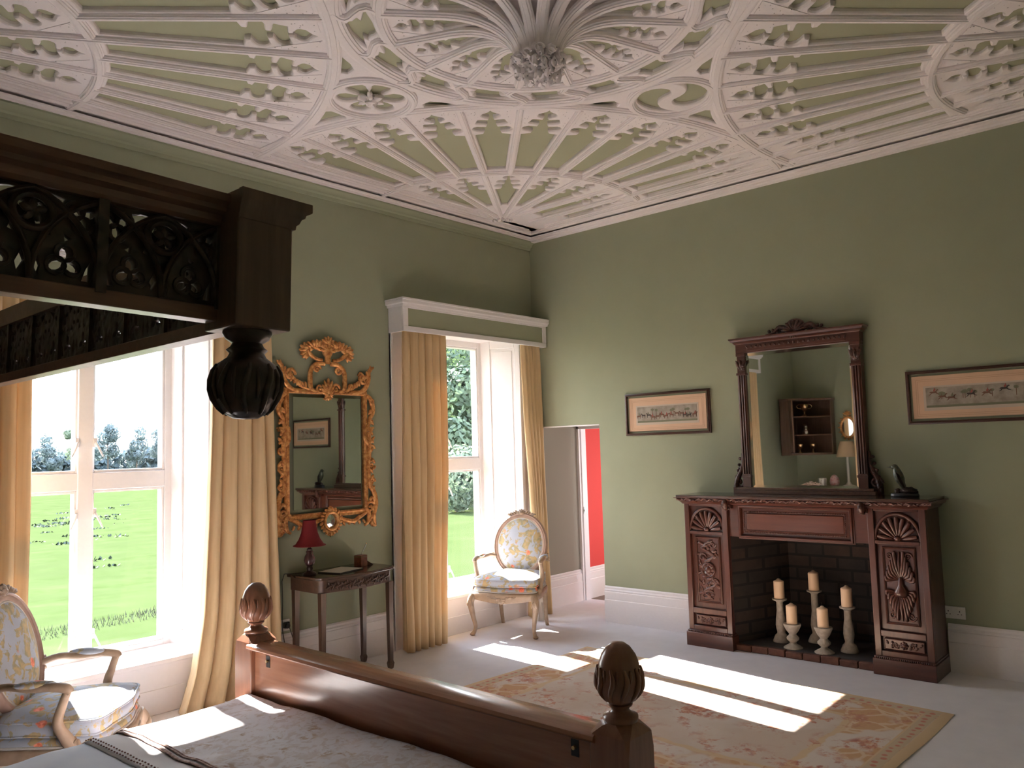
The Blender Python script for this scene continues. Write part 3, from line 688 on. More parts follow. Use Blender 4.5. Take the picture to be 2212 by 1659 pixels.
# ================================================================== fireplace (local x to the viewer's right, -y into the room)
RW = -pi/2
fp = thing('fireplace', 'carved mahogany fireplace surround with brick firebox and mantel shelf', 'fireplace', (0, -2.82, 0), RW)
OH = .543; PO = .93
for s in (-1, 1):
    a, b = sorted((s*OH, s*PO)); xc = (a+b)/2
    m = MB(); m.box(a, b, -.315, 0, .125, 1.165)
    for q0, q1 in ((a, a+.045), (b-.045, b)): m.box(q0, q1, -.345, -.315, .125, 1.165)
    for z0, z1 in ((.125, .165), (.262, .305), (.905, .93), (1.135, 1.165)): m.box(a+.045, b-.045, -.345, -.315, z0, z1)
    pil = m.build('pilaster', MAHOG, fp, bev=.004)
    m = MB(); m.box(a-.012, b+.012, -.375, 0, .0, .112); m.box(a-.006, b+.006, -.362, 0, .112, .128)
    for i in range(28):
        x = a+(b-a)*(i+.5)/28; m.box(x-.0045, x+.0045, -.372, -.36, .110, .124)
    m.build('plinth', MAHOGH, fp, bev=.004)
    # sunburst fan
    m = MB(); cx = xc; R0 = .150; zb = .934
    A = [pi*i/24 for i in range(25)]
    m.tube([(cx+R0*cos(t), -.325, zb+R0*1.22*sin(t)) for t in A], .013, 8)
    for i in range(9):
        t = pi*(i+.5)/9; P = [(cx+r*cos(t), -.318-.018*sin(min(1, r/.13)*pi/2), zb+r*1.22*sin(t)) for r in (.025, .06, .10, .132)]
        m.tube(P, [.006, .012, .017, .013], 8)
    m.ell((cx, -.33, zb+.012), (.026, .02, .02), 10, 6)
    for q in (-1, 1): leaf(m, (cx+q*.145, -.32, zb+.19), radians(90-q*45), .05, .03, .012)
    m.build('sunburst_carving', MAHOG, pil, ang=50)
    # long carved panel
    m = MB(); p0, p1, z0, z1 = xc-.098, xc+.098, .362, .875
    fr = [(0, 0), (0, -.010), (.008, -.016), (.016, -.010), (.016, 0)]
    m.sweep([(p0-.012, -.318, z0-.012), (p1+.012, -.318, z0-.012), (p1+.012, -.318, z1+.012), (p0-.012, -.318, z1+.012)], fr, up=(0, 1, 0), closed=True)
    m.build('panel_moulding', MAHOG, pil)
    m = MB(); m.box(p0, p1, -.322, -.314, z0, z1); zc = (z0+z1)/2; rnd = random.Random(7 if s < 0 else 9)
    if s < 0:
        for k in range(44): leaf(m, (xc+rnd.uniform(-.085, .085), -.323, zc+rnd.uniform(-.24, .24)), rnd.uniform(0, 6.3), rnd.uniform(.035, .06), .024, .008, seed=k)
        for k in range(8): leaf(m, (xc, -.326, zc), 2*pi*k/8, .062, .042, .013, seed=k)
        m.ell((xc, -.335, zc), (.028, .02, .028), 10, 8); m.tube([(xc+.055*cos(w*.4), -.332, zc+.055*sin(w*.4)) for w in range(16)], .008, 6, closed=True)
        for d in (-1, 1):
            P = spline([(xc-.03*d, -.326, zc+d*.06), (xc+.05, -.326, zc+d*.12), (xc-.05, -.326, zc+d*.18), (xc+.03, -.326, zc+d*.235)])
            m.tube(P, [.012, .009, .006], 7)
            for k in range(9):
                t = k/9; q = P[int(t*(len(P)-1))]; leaf(m, q, radians(90*d)+(1 if k % 2 else -1)*radians(65), .058, .030, .010, seed=k)
            scroll(m, (xc-.05*d, -.326, zc+d*.10), .034, 1.3, .008); scroll(m, (xc+.045*d, -.326, zc+d*.205), .03, 1.3, .008, hand=-1)
    else:
        for d in (-1, 1):
            for q in (-1, 1):
                for k in range(6):
                    zz = zc+d*(.05+.0*k); top = .235-.034*k; w = .018+.013*k; w2 = min(.088, .030+.013*k)
                    P = spline([(xc+q*.004*k, -.322, zc+d*.045), (xc+q*w, -.336, zc+d*(top*.55)), (xc+q*(w+.010), -.338, zc+d*(top*.85)), (xc+q*w2, -.334, zc+d*top), (xc+q*(w2+.008), -.326, zc+d*(top-.018))], 5)
                    m.tube(P, [.007, .012, .012, .009, .005], 7)
            m.tube([(xc, -.322, zc+d*.05), (xc, -.338, zc+d*.15), (xc, -.326, zc+d*.24)], [.009, .013, .005], 7)
        scroll(m, (xc-.06, -.326, z0+.05), .03, 1.3, .008); scroll(m, (xc+.06, -.326, z0+.05), .03, 1.3, .008, hand=-1)
        scroll(m, (xc-.06, -.326, z1-.05), .026, 1.3, .008, hand=-1); scroll(m, (xc+.06, -.326, z1-.05), .026, 1.3, .008)
    m.build('carved_panel', MAHOG, pil, ang=60)
    if s > 0:
        m = MB(); m.lathe([(.0, .055), (.012, .045), (.018, .0), (.045, -.045), (.046, -.065), (.03, -.085), (0, -.09)], 16, (xc+.005, -.342, zc+.01), 1, .75)
        m.build('carved_bell', MAHOG, pil, ang=60)
    # small carved drawer panel
    m = MB(); d0, d1 = a+.06, b-.06
    m.box(d0, d1, -.335, -.314, .172, .252); m.build('drawer_panel', MAHOGH, fp, bev=.008)
    m = MB()
    for k in range(7): leaf(m, (xc, -.336, .212), 2*pi*k/7, .03, .022, .010, seed=k)
    m.ell((xc, -.342, .212), (.014, .012, .014), 8, 6)
    for q in (-1, 1):
        scroll(m, (xc+q*.055, -.336, .212), .022, 1.4, .006, hand=q)
        for k in range(4): leaf(m, (xc+q*(.05+.018*k), -.336, .212), radians(90 if k % 2 else -90)-q*.5, .03, .018, .007, seed=k)
    m.build('drawer_carving', MAHOG, fp, ang=60)
# frieze with moulded panel
m = MB(); m.box(-OH, OH, -.315, 0, FZ-.002, 1.165); m.build('frieze', MAHOGH, fp, bev=.003)
m = MB(); fr = [(0, 0), (0, -.012), (.010, -.026), (.022, -.024), (.028, -.010), (.034, -.008), (.034, 0)]
m.sweep([(-.425, -.315, .92), (.41, -.315, .92), (.41, -.315, 1.125), (-.425, -.315, 1.125)], [(-x, y) for x, y in fr], up=(0, 1, 0), closed=True)
fpm = m.build('frieze_moulding', MAHOGH, fp)
m = MB(); m.box(-.39, .375, -.327, -.314, .955, 1.09); m.build('frieze_panel', wood('frieze_panel_mahogany', (.075, .022, .013), (.15, .045, .026), .28, 0, 14, .3), fp, bev=.008)
m = MB()
for i in range(64):
    x = -.395+.775*i/63
    for z in (.943, 1.102): m.ell((x, -.338, z), (.0075, .006, .0065), 6, 4)
for i in range(13):
    for x in (-.40, .385): m.ell((x, -.338, .943+.159*i/12), (.0065, .006, .0075), 6, 4)
m.build('bead_trim', MAHOG, fp)
# mantel shelf with carved cornice
m = MB(); m.box(-.965, .975, -.415, 0, 1.207, 1.228); m.build('mantel_shelf', wood('mantel_top', (.03, .014, .010), (.065, .03, .02), .22, 0, 14, .5), fp, bev=.004)
m = MB(); pr = [(0, 0), (.004, 0), (.022, .022), (.04, .03), (.044, .046), (.058, .05), (.058, .055), (0, .055)]
m.sweep([(-.932, 0, 1.153), (-.932, -.35, 1.153), (.942, -.35, 1.153), (.942, 0, 1.153)][::-1], [(-x, y) for x, y in pr][::-1]); m.box(-.932, .942, -.35, 0, 1.153, 1.208)
m.build('cornice_moulding', MAHOGH, fp)
m = MB(); rnd = random.Random(2)
for i in range(74):
    x = -.93+1.865*i/73
    leaf(m, (x, -.394, 1.180+.006*sin(i*1.9)), radians(28 if i % 2 else 152), .050, .017, .010, seed=i)
m.build('cornice_carving', MAHOG, fp, ang=60)
for x in (-.53, .525):
    m = MB(); m.box(x-.028, x+.028, -.36, -.31, 1.125, 1.16); m.tube(spline([(x, -.36, 1.118), (x, -.395, 1.135), (x, -.405, 1.165), (x, -.39, 1.19)], 5), [.014, .02, .024, .02], 10)
    for q in (-1, 1): m.tube([(x+q*.02+.014*cos(w*.6)*q, -.375, 1.135+.014*sin(w*.6)) for w in range(10)], .006, 6)
    m.build('corbel', MAHOGC, fp)
# firebox
FM = Matrix.Translation((0, -2.82, 0)) @ Matrix.Rotation(RW, 4, 'Z'); m = MB(FM)
xl, xr, yb, ya = -.33, .38, .31, -.30
m.quad((-OH, ya, .0), (xl, yb, .0), (xl, yb, FZ), (-OH, ya, FZ)); m.quad((OH, ya, 0), (xr, yb, 0), (xr, yb, FZ), (OH, ya, FZ)); m.quad((xl, yb, 0), (xr, yb, 0), (xr, yb, FZ), (xl, yb, FZ)); m.quad((-OH, ya, FZ), (OH, ya, FZ), (xr, yb, FZ), (xl, yb, FZ))
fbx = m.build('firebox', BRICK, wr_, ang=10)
m = MB(FM); m.add([(-OH, -.27, .05), (OH, -.27, .05), (xr, yb, .05), (xl, yb, .05), (-OH, -.27, 0), (OH, -.27, 0)], [(0, 1, 2, 3), (0, 4, 5, 1)]); m.build('hearth_slab', HEARTH, wr_)
m = MB(FM); n = 8
for i in range(n): m.box(-OH+2*OH*i/n+.003, -OH+2*OH*(i+1)/n-.003, -.315, -.268, .0, .047+.004*((i*7) % 3))
m.build('hearth_bricks', REDBR, wr_, bev=.006)

# ================================================================== candles on stands
def candle(name_y, x, hs, kind, label, lab2):
    # x, y world position; hs = stand height
    y = name_y; st = thing('candlestick', label, 'candlestick', (x, y, .05), 0, 'candlesticks in the fireplace')
    if kind == 'tall':
        pr = [(.066, 0), (.066, .008), (.06, .02), (.048, .05), (.034, .062), (.03, .075), (.036, .10), (.040, .13), (.036, .18), (.027, .24), (.026, hs-.03), (.034, hs-.02), (.056, hs-.012), (.058, hs-.002), (.05, hs)]
        pr = [(r, z*1.0 if z < .1 else z) for r, z in pr if z <= hs]
    else:
        pr = [(.072, 0), (.072, .006), (.05, .02), (.026, .034), (.024, .045), (.045, .065), (.047, .08), (.03, .098), (.026, .108), (.044, .13), (.066, hs-.012), (.066, hs), (.05, hs), (.045, hs-.006)]
    m = MB(); flute = (lambda a, z: 1+(.05*cos(16*a) if .05 < z < .1 else 0)) if kind == 'fluted' else None
    m.lathe(pr, 48 if flute else 24, mod=flute); m.build('stand', STONEC, st, ang=50)
    cn = thing('candle', lab2, 'candle', (x, y, .05+hs), 0, 'pillar candles in the fireplace')
    m = MB(); m.lathe([(.0405, 0), (.041, .004), (.041, .132), (.038, .138), (.02, .146), (.008, .158), (0, .158)], 24); m.build('wax', CANDLE, cn, ang=50)
    m = MB(); m.tube([(0, 0, .155), (.001, 0, .172), (.004, .002, .182)], .0022, 6); m.build('wick', WICK, cn)
for a in ((-2.545, -.04, .34, 'tall', 'tall slim candlestick behind the round-bellied short one', 'cream pillar candle on the tall stand behind the round-bellied short one'),
          (-2.700, -.185, .185, 'short', 'short plain round-bellied candlestick at the front of the hearth', 'cream pillar candle on the short plain round-bellied stand'),
          (-2.775, .10, .405, 'tall', 'tallest candlestick standing at the back of the fireplace', 'cream pillar candle on the tallest back candlestick'),
          (-2.945, -.195, .19, 'fluted', 'short candlestick with fluted belly at hearth front centre', 'cream pillar candle on the fluted short candlestick'),
          (-3.085, -.06, .335, 'tall', 'tall slim candlestick beside the bell-carved pilaster of the fireplace', 'cream pillar candle on the tall stand nearest the bell-carved pilaster')): candle(*a)

# ================================================================== overmantel mirror
om = thing('overmantel_mirror', 'dark carved wood mirror standing on the mantel shelf', 'mirror', (0, -2.805, 1.228), RW)
m = MB(); m.box(-.44, .44, -.062, -.05, .04, 1.165); m.build('mirror_glass', MIRROR, om)
m = MB(); g0, g1, h0, h1 = -.428, .432, .047, 1.160; bw = .022
m.quad((g0, -.066, h0), (g1, -.066, h0), (g1-bw, -.0635, h0+bw), (g0+bw, -.0635, h0+bw)); m.quad((g0, -.066, h1), (g0+bw, -.0635, h1-bw), (g1-bw, -.0635, h1-bw), (g1, -.066, h1))
m.quad((g0, -.066, h0), (g0+bw, -.0635, h0+bw), (g0+bw, -.0635, h1-bw), (g0, -.066, h1)); m.quad((g1, -.066, h0), (g1, -.066, h1), (g1-bw, -.0635, h1-bw), (g1-bw, -.0635, h0+bw))
m.build('bevelled_edge', MIRBEV, om, ang=5)
m = MB(); m.box(-.56, .56, -.125, -.005, 0, .03); m.box(-.545, .545, -.11, -.005, .03, .05); m.build('base_rail', OAKDY, om, bev=.003)
for s in (-1, 1):
    x = s*.464
    m = MB(); m.box(x-.036, x+.036, -.085, -.01, .05, 1.165)
    for k in range(3): m.tube([(x-.02+.02*k, -.088, .16), (x-.02+.02*k, -.088, .98)], .008, 8)
    m.box(x-.042, x+.042, -.098, -.01, .98, 1.0); m.box(x-.04, x+.04, -.094, -.01, .13, .15); m.box(x-.04, x+.04, -.094, -.01, 1.14, 1.165)
    m.build('fluted_column', MAHOG, om, bev=.002)
    m = MB()
    for k in range(3): leaf(m, (x, -.09, 1.02), radians(90+(k-1)*28), .10, .03, .012, seed=k)
    for z in (1.02,): m.box(x-.03, x+.03, -.092, -.01, z, z+.1)
    m.build('capital', MAHOGC, om)
    m = MB(); q = s
    P = spline([(x+q*.045, -.05, .33), (x+q*.05, -.05, .22), (x+q*.09, -.05, .13), (x+q*.11, -.05, .06), (x+q*.10, -.05, .03)])
    m.tube(P, [.012, .02, .028, .03, .02], 8, fl=.8); scroll(m, (x+q*.085, -.05, .09), .045, 1.4, .014, hand=q); scroll(m, (x+q*.065, -.05, .19), .03, 1.3, .011, hand=-q)
    for k in range(5): leaf(m, (x+q*(.05+.012*k), -.05, .28-.05*k), radians(90-q*70), .034, .026, .014, seed=k)
    m.box(*sorted((x+q*.03, x+q*.125)), -.08, -.02, .0, .05)
    m.build('scroll_bracket', MAHOGC, om, ang=60)
m = MB(); m.box(-.505, .505, -.09, -.005, 1.165, 1.26)
m.box(-.40, .40, -.096, -.09, 1.178, 1.225); m.build('entablature', MAHOGH, om, bev=.002)
m = MB()
for i in range(40):
    x = -.39+.78*i/39; leaf(m, (x, -.098, 1.20), radians(50 if i % 2 else 130), .03, .014, .006, seed=i)
m.build('entablature_carving', MAHOGC, om, ang=60)
m = MB(); pr = [(0, 0), (.004, 0), (.018, .018), (.03, .022), (.034, .036), (.042, .04), (.042, .05), (0, .05)]
m.sweep([(.505, -.005, 1.238), (.505, -.09, 1.238), (-.505, -.09, 1.238), (-.505, -.005, 1.238)], [(-x, y) for x, y in pr][::-1]); m.box(-.505, .505, -.09, -.005, 1.24, 1.287); m.build('cornice', MAHOGH, om)
m = MB(); c = (.0, -.06, 1.315)
m.ell((0, -.05, 1.335), (.085, .03, .07), 16, 10)
for k in range(9):
    t = radians(10+20*k); P = [(r*cos(t)*1.15, -.075-.012*sin(r/.085*pi), 1.30+r*sin(t)) for r in (.015, .04, .07, .09)]
    m.tube(P, [.006, .012, .014, .009], 7)
for s in (-1, 1):
    m.tube(spline([(s*.08, -.06, 1.335), (s*.13, -.06, 1.345), (s*.17, -.06, 1.31), (s*.22, -.06, 1.30), (s*.25, -.06, 1.296)]), [.028, .024, .016, .010, .006], 8, fl=.8)
    scroll(m, (s*.125, -.06, 1.318), .034, 1.3, .011, hand=s)
    for k in range(4): leaf(m, (s*(.10+.035*k), -.06, 1.31), radians(90-s*35), .055-.008*k, .026, .012, seed=k)
for k in range(3): leaf(m, (0, -.10, 1.285), radians(-90+(k-1)*30), .05, .022, .012, seed=k)
m.build('carved_crest', MAHOGC, om, ang=60)

# ================================================================== bird ornament
bd = thing('bird_ornament', 'small dark bird figurine on an oval base beside the overmantel mirror', 'ornament', (-.19, -3.585, 1.228), RW)
m = MB(); m.lathe([(.068, 0), (.072, .006), (.070, .022), (.064, .028), (0, .03)], 28, (0, 0, 0), 1.35, .62); m.build('base', BLACK, bd, ang=50)
m = MB(); m.ell((.03, 0, .042), (.055, .035, .028), 14, 8, None, .5, 3); m.ell((-.045, 0, .04), (.022, .02, .022), 10, 6, None, .4, 5); m.build('rock', DARKMET, bd, ang=70)
GRB = plain('bird_enamel', (.03, .05, .035), .35, .3, nscale=60, c2=(.12, .10, .06))
m = MB(); m.tube(spline([(.004, 0, .045), (-.012, 0, .085), (-.026, 0, .125), (-.036, 0, .160), (-.044, 0, .192), (-.052, 0, .214)], 5), [.007, .020, .034, .034, .025, .017], 14)
m.ell((-.056, 0, .212), (.025, .021, .021), 12, 8)
m.tube([(-.076, 0, .214), (-.096, 0, .210), (-.114, 0, .206)], [.008, .005, .001], 8)
m.build('bird_body', GRB, bd, ang=80)
for s in (-1, 1):
    m = MB(); m.tube(spline([(-.040, s*.022, .175), (-.024, s*.032, .14), (-.002, s*.020, .085), (.010, s*.008, .05)], 5), [.010, .016, .011, .003], 8, fl=.6); m.build('wing', DARKMET, bd, ang=80)

# ================================================================== framed prints on the fireplace wall
MATB = plain('print_mount', (.60, .40, .27), .75, nscale=4, c2=(.64, .43, .29)); MATL = plain('mount_line', (.42, .27, .16), .7)
t = NT('old_print_paper'); v = t.co(); h = t.noise(v, 14, 5); t.P(Base_Color=t.ramp(h, [(.35, (.22, .19, .15)), (.65, (.36, .32, .26))]), Roughness=.7); PAPER = t.m
PAPERL = plain('print_margin', (.50, .42, .34), .7)
INKD = plain('print_ink_dark', (.05, .035, .03), .7); INKR = plain('print_ink_red', (.30, .07, .05), .7); INKB = plain('print_ink_brown', (.15, .07, .04), .7); INKG = plain('print_ink_green', (.16, .16, .10), .7)
HORSE = [(-.5, .10), (-.42, .2), (-.28, .22), (0, .2), (.14, .24), (.26, .40), (.34, .46), (.46, .38), (.44, .32), (.33, .32), (.24, .14), (.36, -.04), (.54, -.10), (.52, -.15), (.30, -.10), (.14, .02), (-.1, 0), (-.26, .0), (-.40, -.16), (-.56, -.24), (-.58, -.19), (-.44, -.08), (-.34, .08), (-.44, .04), (-.6, .08)]
STAND = [(-.42, .12), (-.40, .24), (-.2, .25), (.12, .23), (.22, .40), (.32, .46), (.44, .34), (.40, .30), (.30, .32), (.26, .12), (.24, -.28), (.19, -.28), (.18, .02), (-.26, .02), (-.30, -.28), (-.35, -.28), (-.34, .04), (-.42, -.08)]
RIDER = [(-.10, .22), (-.08, .40), (.02, .52), (.0, .60), (.06, .64), (.10, .58), (.08, .5), (.2, .36), (.08, .34), (.06, .2)]
def picture(label, y, z, w, h, seed, mode, frd=.022):
    p = thing('framed_print', label, 'picture', (0, y, z), RW, 'framed racing prints beside the fireplace')
    d = .026
    m = MB(); fr = [(0, 0), (0, -d), (.008, -d), (.013, -d*.7), (frd, -d*.6), (frd, 0)]
    m.sweep([(-w/2, -.001, -h/2), (w/2, -.001, -h/2), (w/2, -.001, h/2), (-w/2, -.001, h/2)], [(-a, b) for a, b in fr], up=(0, 1, 0), closed=True)
    m.build('frame', wood('print_frame_wood', (.035, .012, .008), (.075, .028, .018), .3, 0, 30), p)
    i = frd-.004
    m = MB(); m.box(-w/2+i, w/2-i, -.010, -.001, -h/2+i, h/2-i); m.build('mount', MATB, p)
    pw, ph = w*.74, h*.42; pc = -.005
    m = MB(); mw, mh = pw/2+.03, ph/2+.035
    for e in (0, .012):
        a_, b_ = mw+e+.02, mh+e+.012
        for q in ((-a_, a_, -b_-.002, -b_), (-a_, a_, b_, b_+.002), (-a_-.002, -a_, -b_, b_), (a_, a_+.002, -b_, b_)): m.box(q[0], q[1], -.0108, -.0098, q[2]+pc, q[3]+pc)
    m.build('mount_lines', MATL, p)
    m = MB(); m.box(-pw/2-.016, pw/2+.016, -.0112, -.0098, -ph/2-.022+pc, ph/2+.012+pc); m.build('print_margin', PAPERL, p)
    m = MB(); m.box(-pw/2, pw/2, -.0122, -.011, -ph/2+pc, ph/2+pc); pr = m.build('print', PAPER, p)
    rnd = random.Random(seed); m = MB()
    for n in range(13 if mode else 6):
        if mode: x = -pw/2*.92+pw*.92*n/12+rnd.uniform(-.01, .01); zz = -.02+rnd.uniform(-.012, .012); s = rnd.uniform(.050, .066); S = STAND
        else: x = (-.22, -.17, -.12, -.01, .075, .17)[n]*pw/.54; zz = (.03, -.002, -.012, .006, .008, .03)[n]; s = .062; S = HORSE
        e = rnd.choice((-1, 1)) if mode else 1; m.k = rnd.choice((0, 2, 2)); y0 = -.0131-.0002*n
        m.prism([(x+e*s*a, zz+pc+s*b) for a, b in S], y0, -.0118, 'y')
        if rnd.random() < (.75 if mode else .9): m.k = rnd.choice((1, 1, 3)); m.prism([(x+e*s*a, zz+pc+s*b) for a, b in RIDER], y0-.0001, -.0118, 'y')
    for n in range(7):
        x = rnd.uniform(-pw/2*.9, pw/2*.9); m.k = 3; q = rnd.uniform(.012, .022); zz = .028+rnd.uniform(-.005, .015)
        m.prism([(x+q*cos(w*.7)*(1+.3*rnd.random()), zz+pc+q*.8*sin(w*.7)) for w in range(9)], -.0126, -.0118, 'y'); m.k = 2; m.box(x-.002, x+.002, -.0126, -.0118, -.02, zz)
    m.k = 3; m.box(-pw/2, pw/2, -.0124, -.0118, -ph/2+pc, -ph/2+pc+.016)
    m.build('printed_figures', [INKD, INKR, INKB, INKG], pr)
picture('wide framed print of standing horses in a row, near the doorway', -1.565, 1.934, .83, .345, 3, 1)
picture('wide framed print of galloping horses, above the empty wall socket', -4.03, 1.938, .83, .345, 5, 0)

# ================================================================== wall sockets
def socket(label, loc, rz):
    s = thing('wall_socket', label, 'socket', loc, rz, 'double wall sockets')
    m = MB(); m.box(-.073, .073, -.011, -.0005, -.043, .043); m.build('face_plate', SOCKW, s, bev=.004)
    for x in (-.036, .036):
        m = MB(); m.box(x-.003, x+.003, -.0118, -.0105, .004, .013)
        for q in (-.011, .011): m.box(x+q-.0035, x+q+.0035, -.0118, -.0105, -.014, -.0095)
        m.build('pin_holes', BLACK, s)
    for x in (-.018, .018):
        m = MB(); m.box(x-.006, x+.006, -.0145, -.0105, .018, .032); m.build('switch', SOCKW, s, bev=.001)
    return s
socket('white double socket with a black plug, low on wall under the gilt mirror', (-3.0, 0, .395), 0)
socket('empty white double socket at the right foot of the fireplace', (0, -3.805, .412), RW)
# ================================================================== gilt mirror on the window wall
gm = thing('gilt_mirror', 'ornate carved gilt rococo mirror on the wall above the console table', 'mirror', (-2.575, 0, 1.665), 0)
# local frame: x to the right, z up; glass x -.315..+.295, z -.42..+.42
m = MB(); m.box(-.325, .31, -.032, -.022, -.43, .43); m.build('mirror_glass', MIRROR, gm)
m = MB(); fr = [(0, 0), (0, -.028), (.010, -.040), (.022, -.030), (.034, -.034), (.044, -.022), (.044, 0)]
gx0, gx1, gz0, gz1 = -.358, .342, -.462, .458
m.sweep([(gx0, -.004, gz0), (gx1, -.004, gz0), (gx1, -.004, gz1), (gx0, -.004, gz1)], [(-a, b) for a, b in fr], up=(0, 1, 0), closed=True)
m.build('inner_frame', GILT, gm)
Yg = -.034
def sc(m, pts, tr, n=8, fl=.8): m.tube(spline([(x, Yg, z) for x, z in pts], n), tr, 8, fl=fl, up=(0, -1, 0))
for s in (-1, 1):
    X = lambda x: s*x-.008
    m = MB(); rnd = random.Random(11)
    # side: three runs of scroll and leaf
    sc(m, [(X(.385), .46), (X(.43), .42), (X(.445), .33), (X(.41), .26), (X(.40), .20)], [.018, .024, .020, .012])
    sc(m, [(X(.40), .22), (X(.365), .18), (X(.36), .10), (X(.40), .06), (X(.43), .10)], [.014, .02, .018, .01])
    m.box(*sorted((X(.355), X(.445))), -.05, -.004, .185, .20); m.box(*sorted((X(.36), X(.437))), -.045, -.004, .165, .185)
    sc(m, [(X(.40), .16), (X(.405), .0), (X(.395), -.15), (X(.41), -.30)], [.024, .018, .016, .02])
    for z0, h_ in ((.02, 1), (-.12, -1), (-.25, 1)):
        scroll(m, (X(.425), Yg, z0), .035, 1.3, .011, hand=s*h_, V=(0, 0, 1))
    sc(m, [(X(.40), -.26), (X(.445), -.34), (X(.46), -.43), (X(.44), -.52), (X(.455), -.60)], [.016, .024, .026, .022, .012])
    sc(m, [(X(.35), -.46), (X(.39), -.50), (X(.38), -.57), (X(.345), -.60)], [.016, .022, .018, .010])
    scroll(m, (X(.405), Yg, -.455), .05, 1.4, .014, hand=s)
    for k in range(26):
        z = .42-.98*k/25; a = (0 if s > 0 else pi)+(.9 if k % 2 else -.9)*s; leaf(m, (X(.405+.012*sin(k*1.7)), Yg-.006, z), a, .058+.014*sin(k*2.3), .028, .012, seed=k)
    for k in range(6): leaf(m, (X(.42), Yg, -.54-.01*k), radians(-90+s*(k-2)*22), .055, .024, .012, seed=k)
    # upper corner scroll rising outwards
    sc(m, [(X(.20), .475), (X(.30), .48), (X(.37), .52), (X(.405), .59), (X(.415), .66), (X(.43), .71)], [.010, .016, .022, .02, .013, .005])
    sc(m, [(X(.17), .49), (X(.24), .515), (X(.30), .56), (X(.345), .61), (X(.325), .645), (X(.295), .62)], [.008, .014, .016, .016, .012, .007])
    scroll(m, (X(.345), Yg, .60), .048, 1.4, .014, hand=-s)
    for k in range(8): leaf(m, (X(.20+.028*k), Yg, .50+.0018*k*k), radians(90-s*(15-k*6)), .055, .026, .012, seed=k)
    for k in range(4): leaf(m, (X(.41), Yg, .60+.02*k), radians(90-s*(k-1)*25), .07, .026, .012, seed=k)
    # inner pedestal C-scrolls of the crest
    sc(m, [(X(.10), .475), (X(.155), .50), (X(.165), .57), (X(.155), .65), (X(.10), .695), (X(.03), .70)], [.012, .02, .022, .02, .02, .018])
    scroll(m, (X(.075), Yg, .505), .04, 1.3, .012, hand=s); scroll(m, (X(.10), Yg, .655), .035, 1.3, .012, hand=-s)
    # crest wings
    sc(m, [(X(.05), .73), (X(.10), .735), (X(.15), .76), (X(.185), .80), (X(.17), .84), (X(.12), .83), (X(.06), .81)], [.014, .014, .018, .018, .018, .02, .016])
    for k in range(9):
        leaf(m, (X(.185), Yg, .79), radians(90-s*(k-2)*28), .085-.004*abs(k-4), .036, .016, seed=k+3)
        leaf(m, (X(.06+.016*k), Yg-.01, .835-.003*k), radians(90-s*(k-3)*22), .065, .032, .016, seed=k)
    m.build('carved_scrollwork', GILT, gm, ang=70)
m = MB()
m.lathe([(.035, 0), (.03, .02), (.026, .05), (.045, .08), (.05, .10), (.05, .115), (0, .12)], 14, (-.008, Yg, .70), 1, .6)
for k in range(7): leaf(m, (-.008, Yg-.01, .805), radians(90+(k-3)*30), .075, .034, .014, seed=k)
for k in range(5): leaf(m, (-.008, Yg-.012, .85), radians(90+(k-2)*26), .075, .03, .014, seed=k+8)
m.ell((-.008, Yg-.01, .865), (.028, .02, .03), 10, 8, None, .5, 2)
m.build('crest', GILT, gm, ang=70); m = MB()
for k in range(9): leaf(m, (-.008, Yg-.006, .455), radians(90+(k-4)*18), .14-.018*abs(k-4), .030, .014, seed=k)
for k in range(7): leaf(m, (-.008, Yg-.012, .45), radians(-90+(k-3)*34), .045, .026, .012, seed=k)
m.build('acanthus_leaf', GILT, gm, ang=70)
m = MB()
for a0 in range(20):
    a = 2*pi*a0/20; leaf(m, (.005+.072*cos(a), Yg-.008, -.535+.072*sin(a)), a+.7, .045, .026, .013, seed=a0)
m.tube([(.005+.062*cos(w*pi/16), Yg-.014, -.535+.068*sin(w*pi/16)) for w in range(32)], .014, 8, closed=True)
for k in range(5): leaf(m, (.005, Yg, -.60), radians(-90+(k-2)*26), .06, .028, .013, seed=k)
for k in range(5): leaf(m, (.005, Yg-.006, -.47), radians(90+(k-2)*30), .05, .026, .013, seed=k)
for s in (-1, 1):
    sc(m, [(s*.09, -.52), (s*.16, -.545), (s*.23, -.555), (s*.30, -.52), (s*.37, -.49)], [.014, .02, .018, .018, .014])
    for k in range(5): leaf(m, (s*(.12+.05*k), Yg, -.545), radians(-90+s*30), .045, .024, .011, seed=k)
m.build('base_scrollwork', GILT, gm, ang=70)
m = MB(); m.lathe([(0, .010), (.03, .008), (.058, 0)], 24); me_M = Matrix.Translation((.005, Yg-.004, -.535)) @ Matrix.Rotation(pi/2, 4, 'X')
m.v = [tuple(me_M @ Vector(p)) for p in m.v]; m.build('oval_cartouche_glass', MIRROR, gm)

# ================================================================== console table and what stands on it
ct = thing('console_table', 'dark carved wooden console table under the gilt mirror', 'table', (-2.605, -.035, 0), 0)
TZ = .772
def front(x): return -.405-.045*cos(x/.33*pi/2)**2 if abs(x) < .33 else -.405
P = [(-.362, 0), (-.362, -.365), (-.335, -.40)]+[(-.32+.64*i/16, front(-.32+.64*i/16)) for i in range(17)]+[(.335, -.40), (.362, -.365), (.362, 0)]
m = MB(); m.prism(P, TZ-.022, TZ); m.build('table_top', wood('console_top', (.035, .018, .012), (.075, .04, .025), .22, 0, 14, .4), ct, bev=.005)
m = MB(); Q = [(x*.93, y*.945 if y < -.1 else y-.012) for x, y in P]
n = len(Q); m.add([(x, y, .655) for x, y in Q]+[(x, y, TZ-.022) for x, y in Q], [(i, (i+1) % n, n+(i+1) % n, n+i) for i in range(n)]+[tuple(range(n))]); m.build('apron', TABLE, ct, bev=.002)
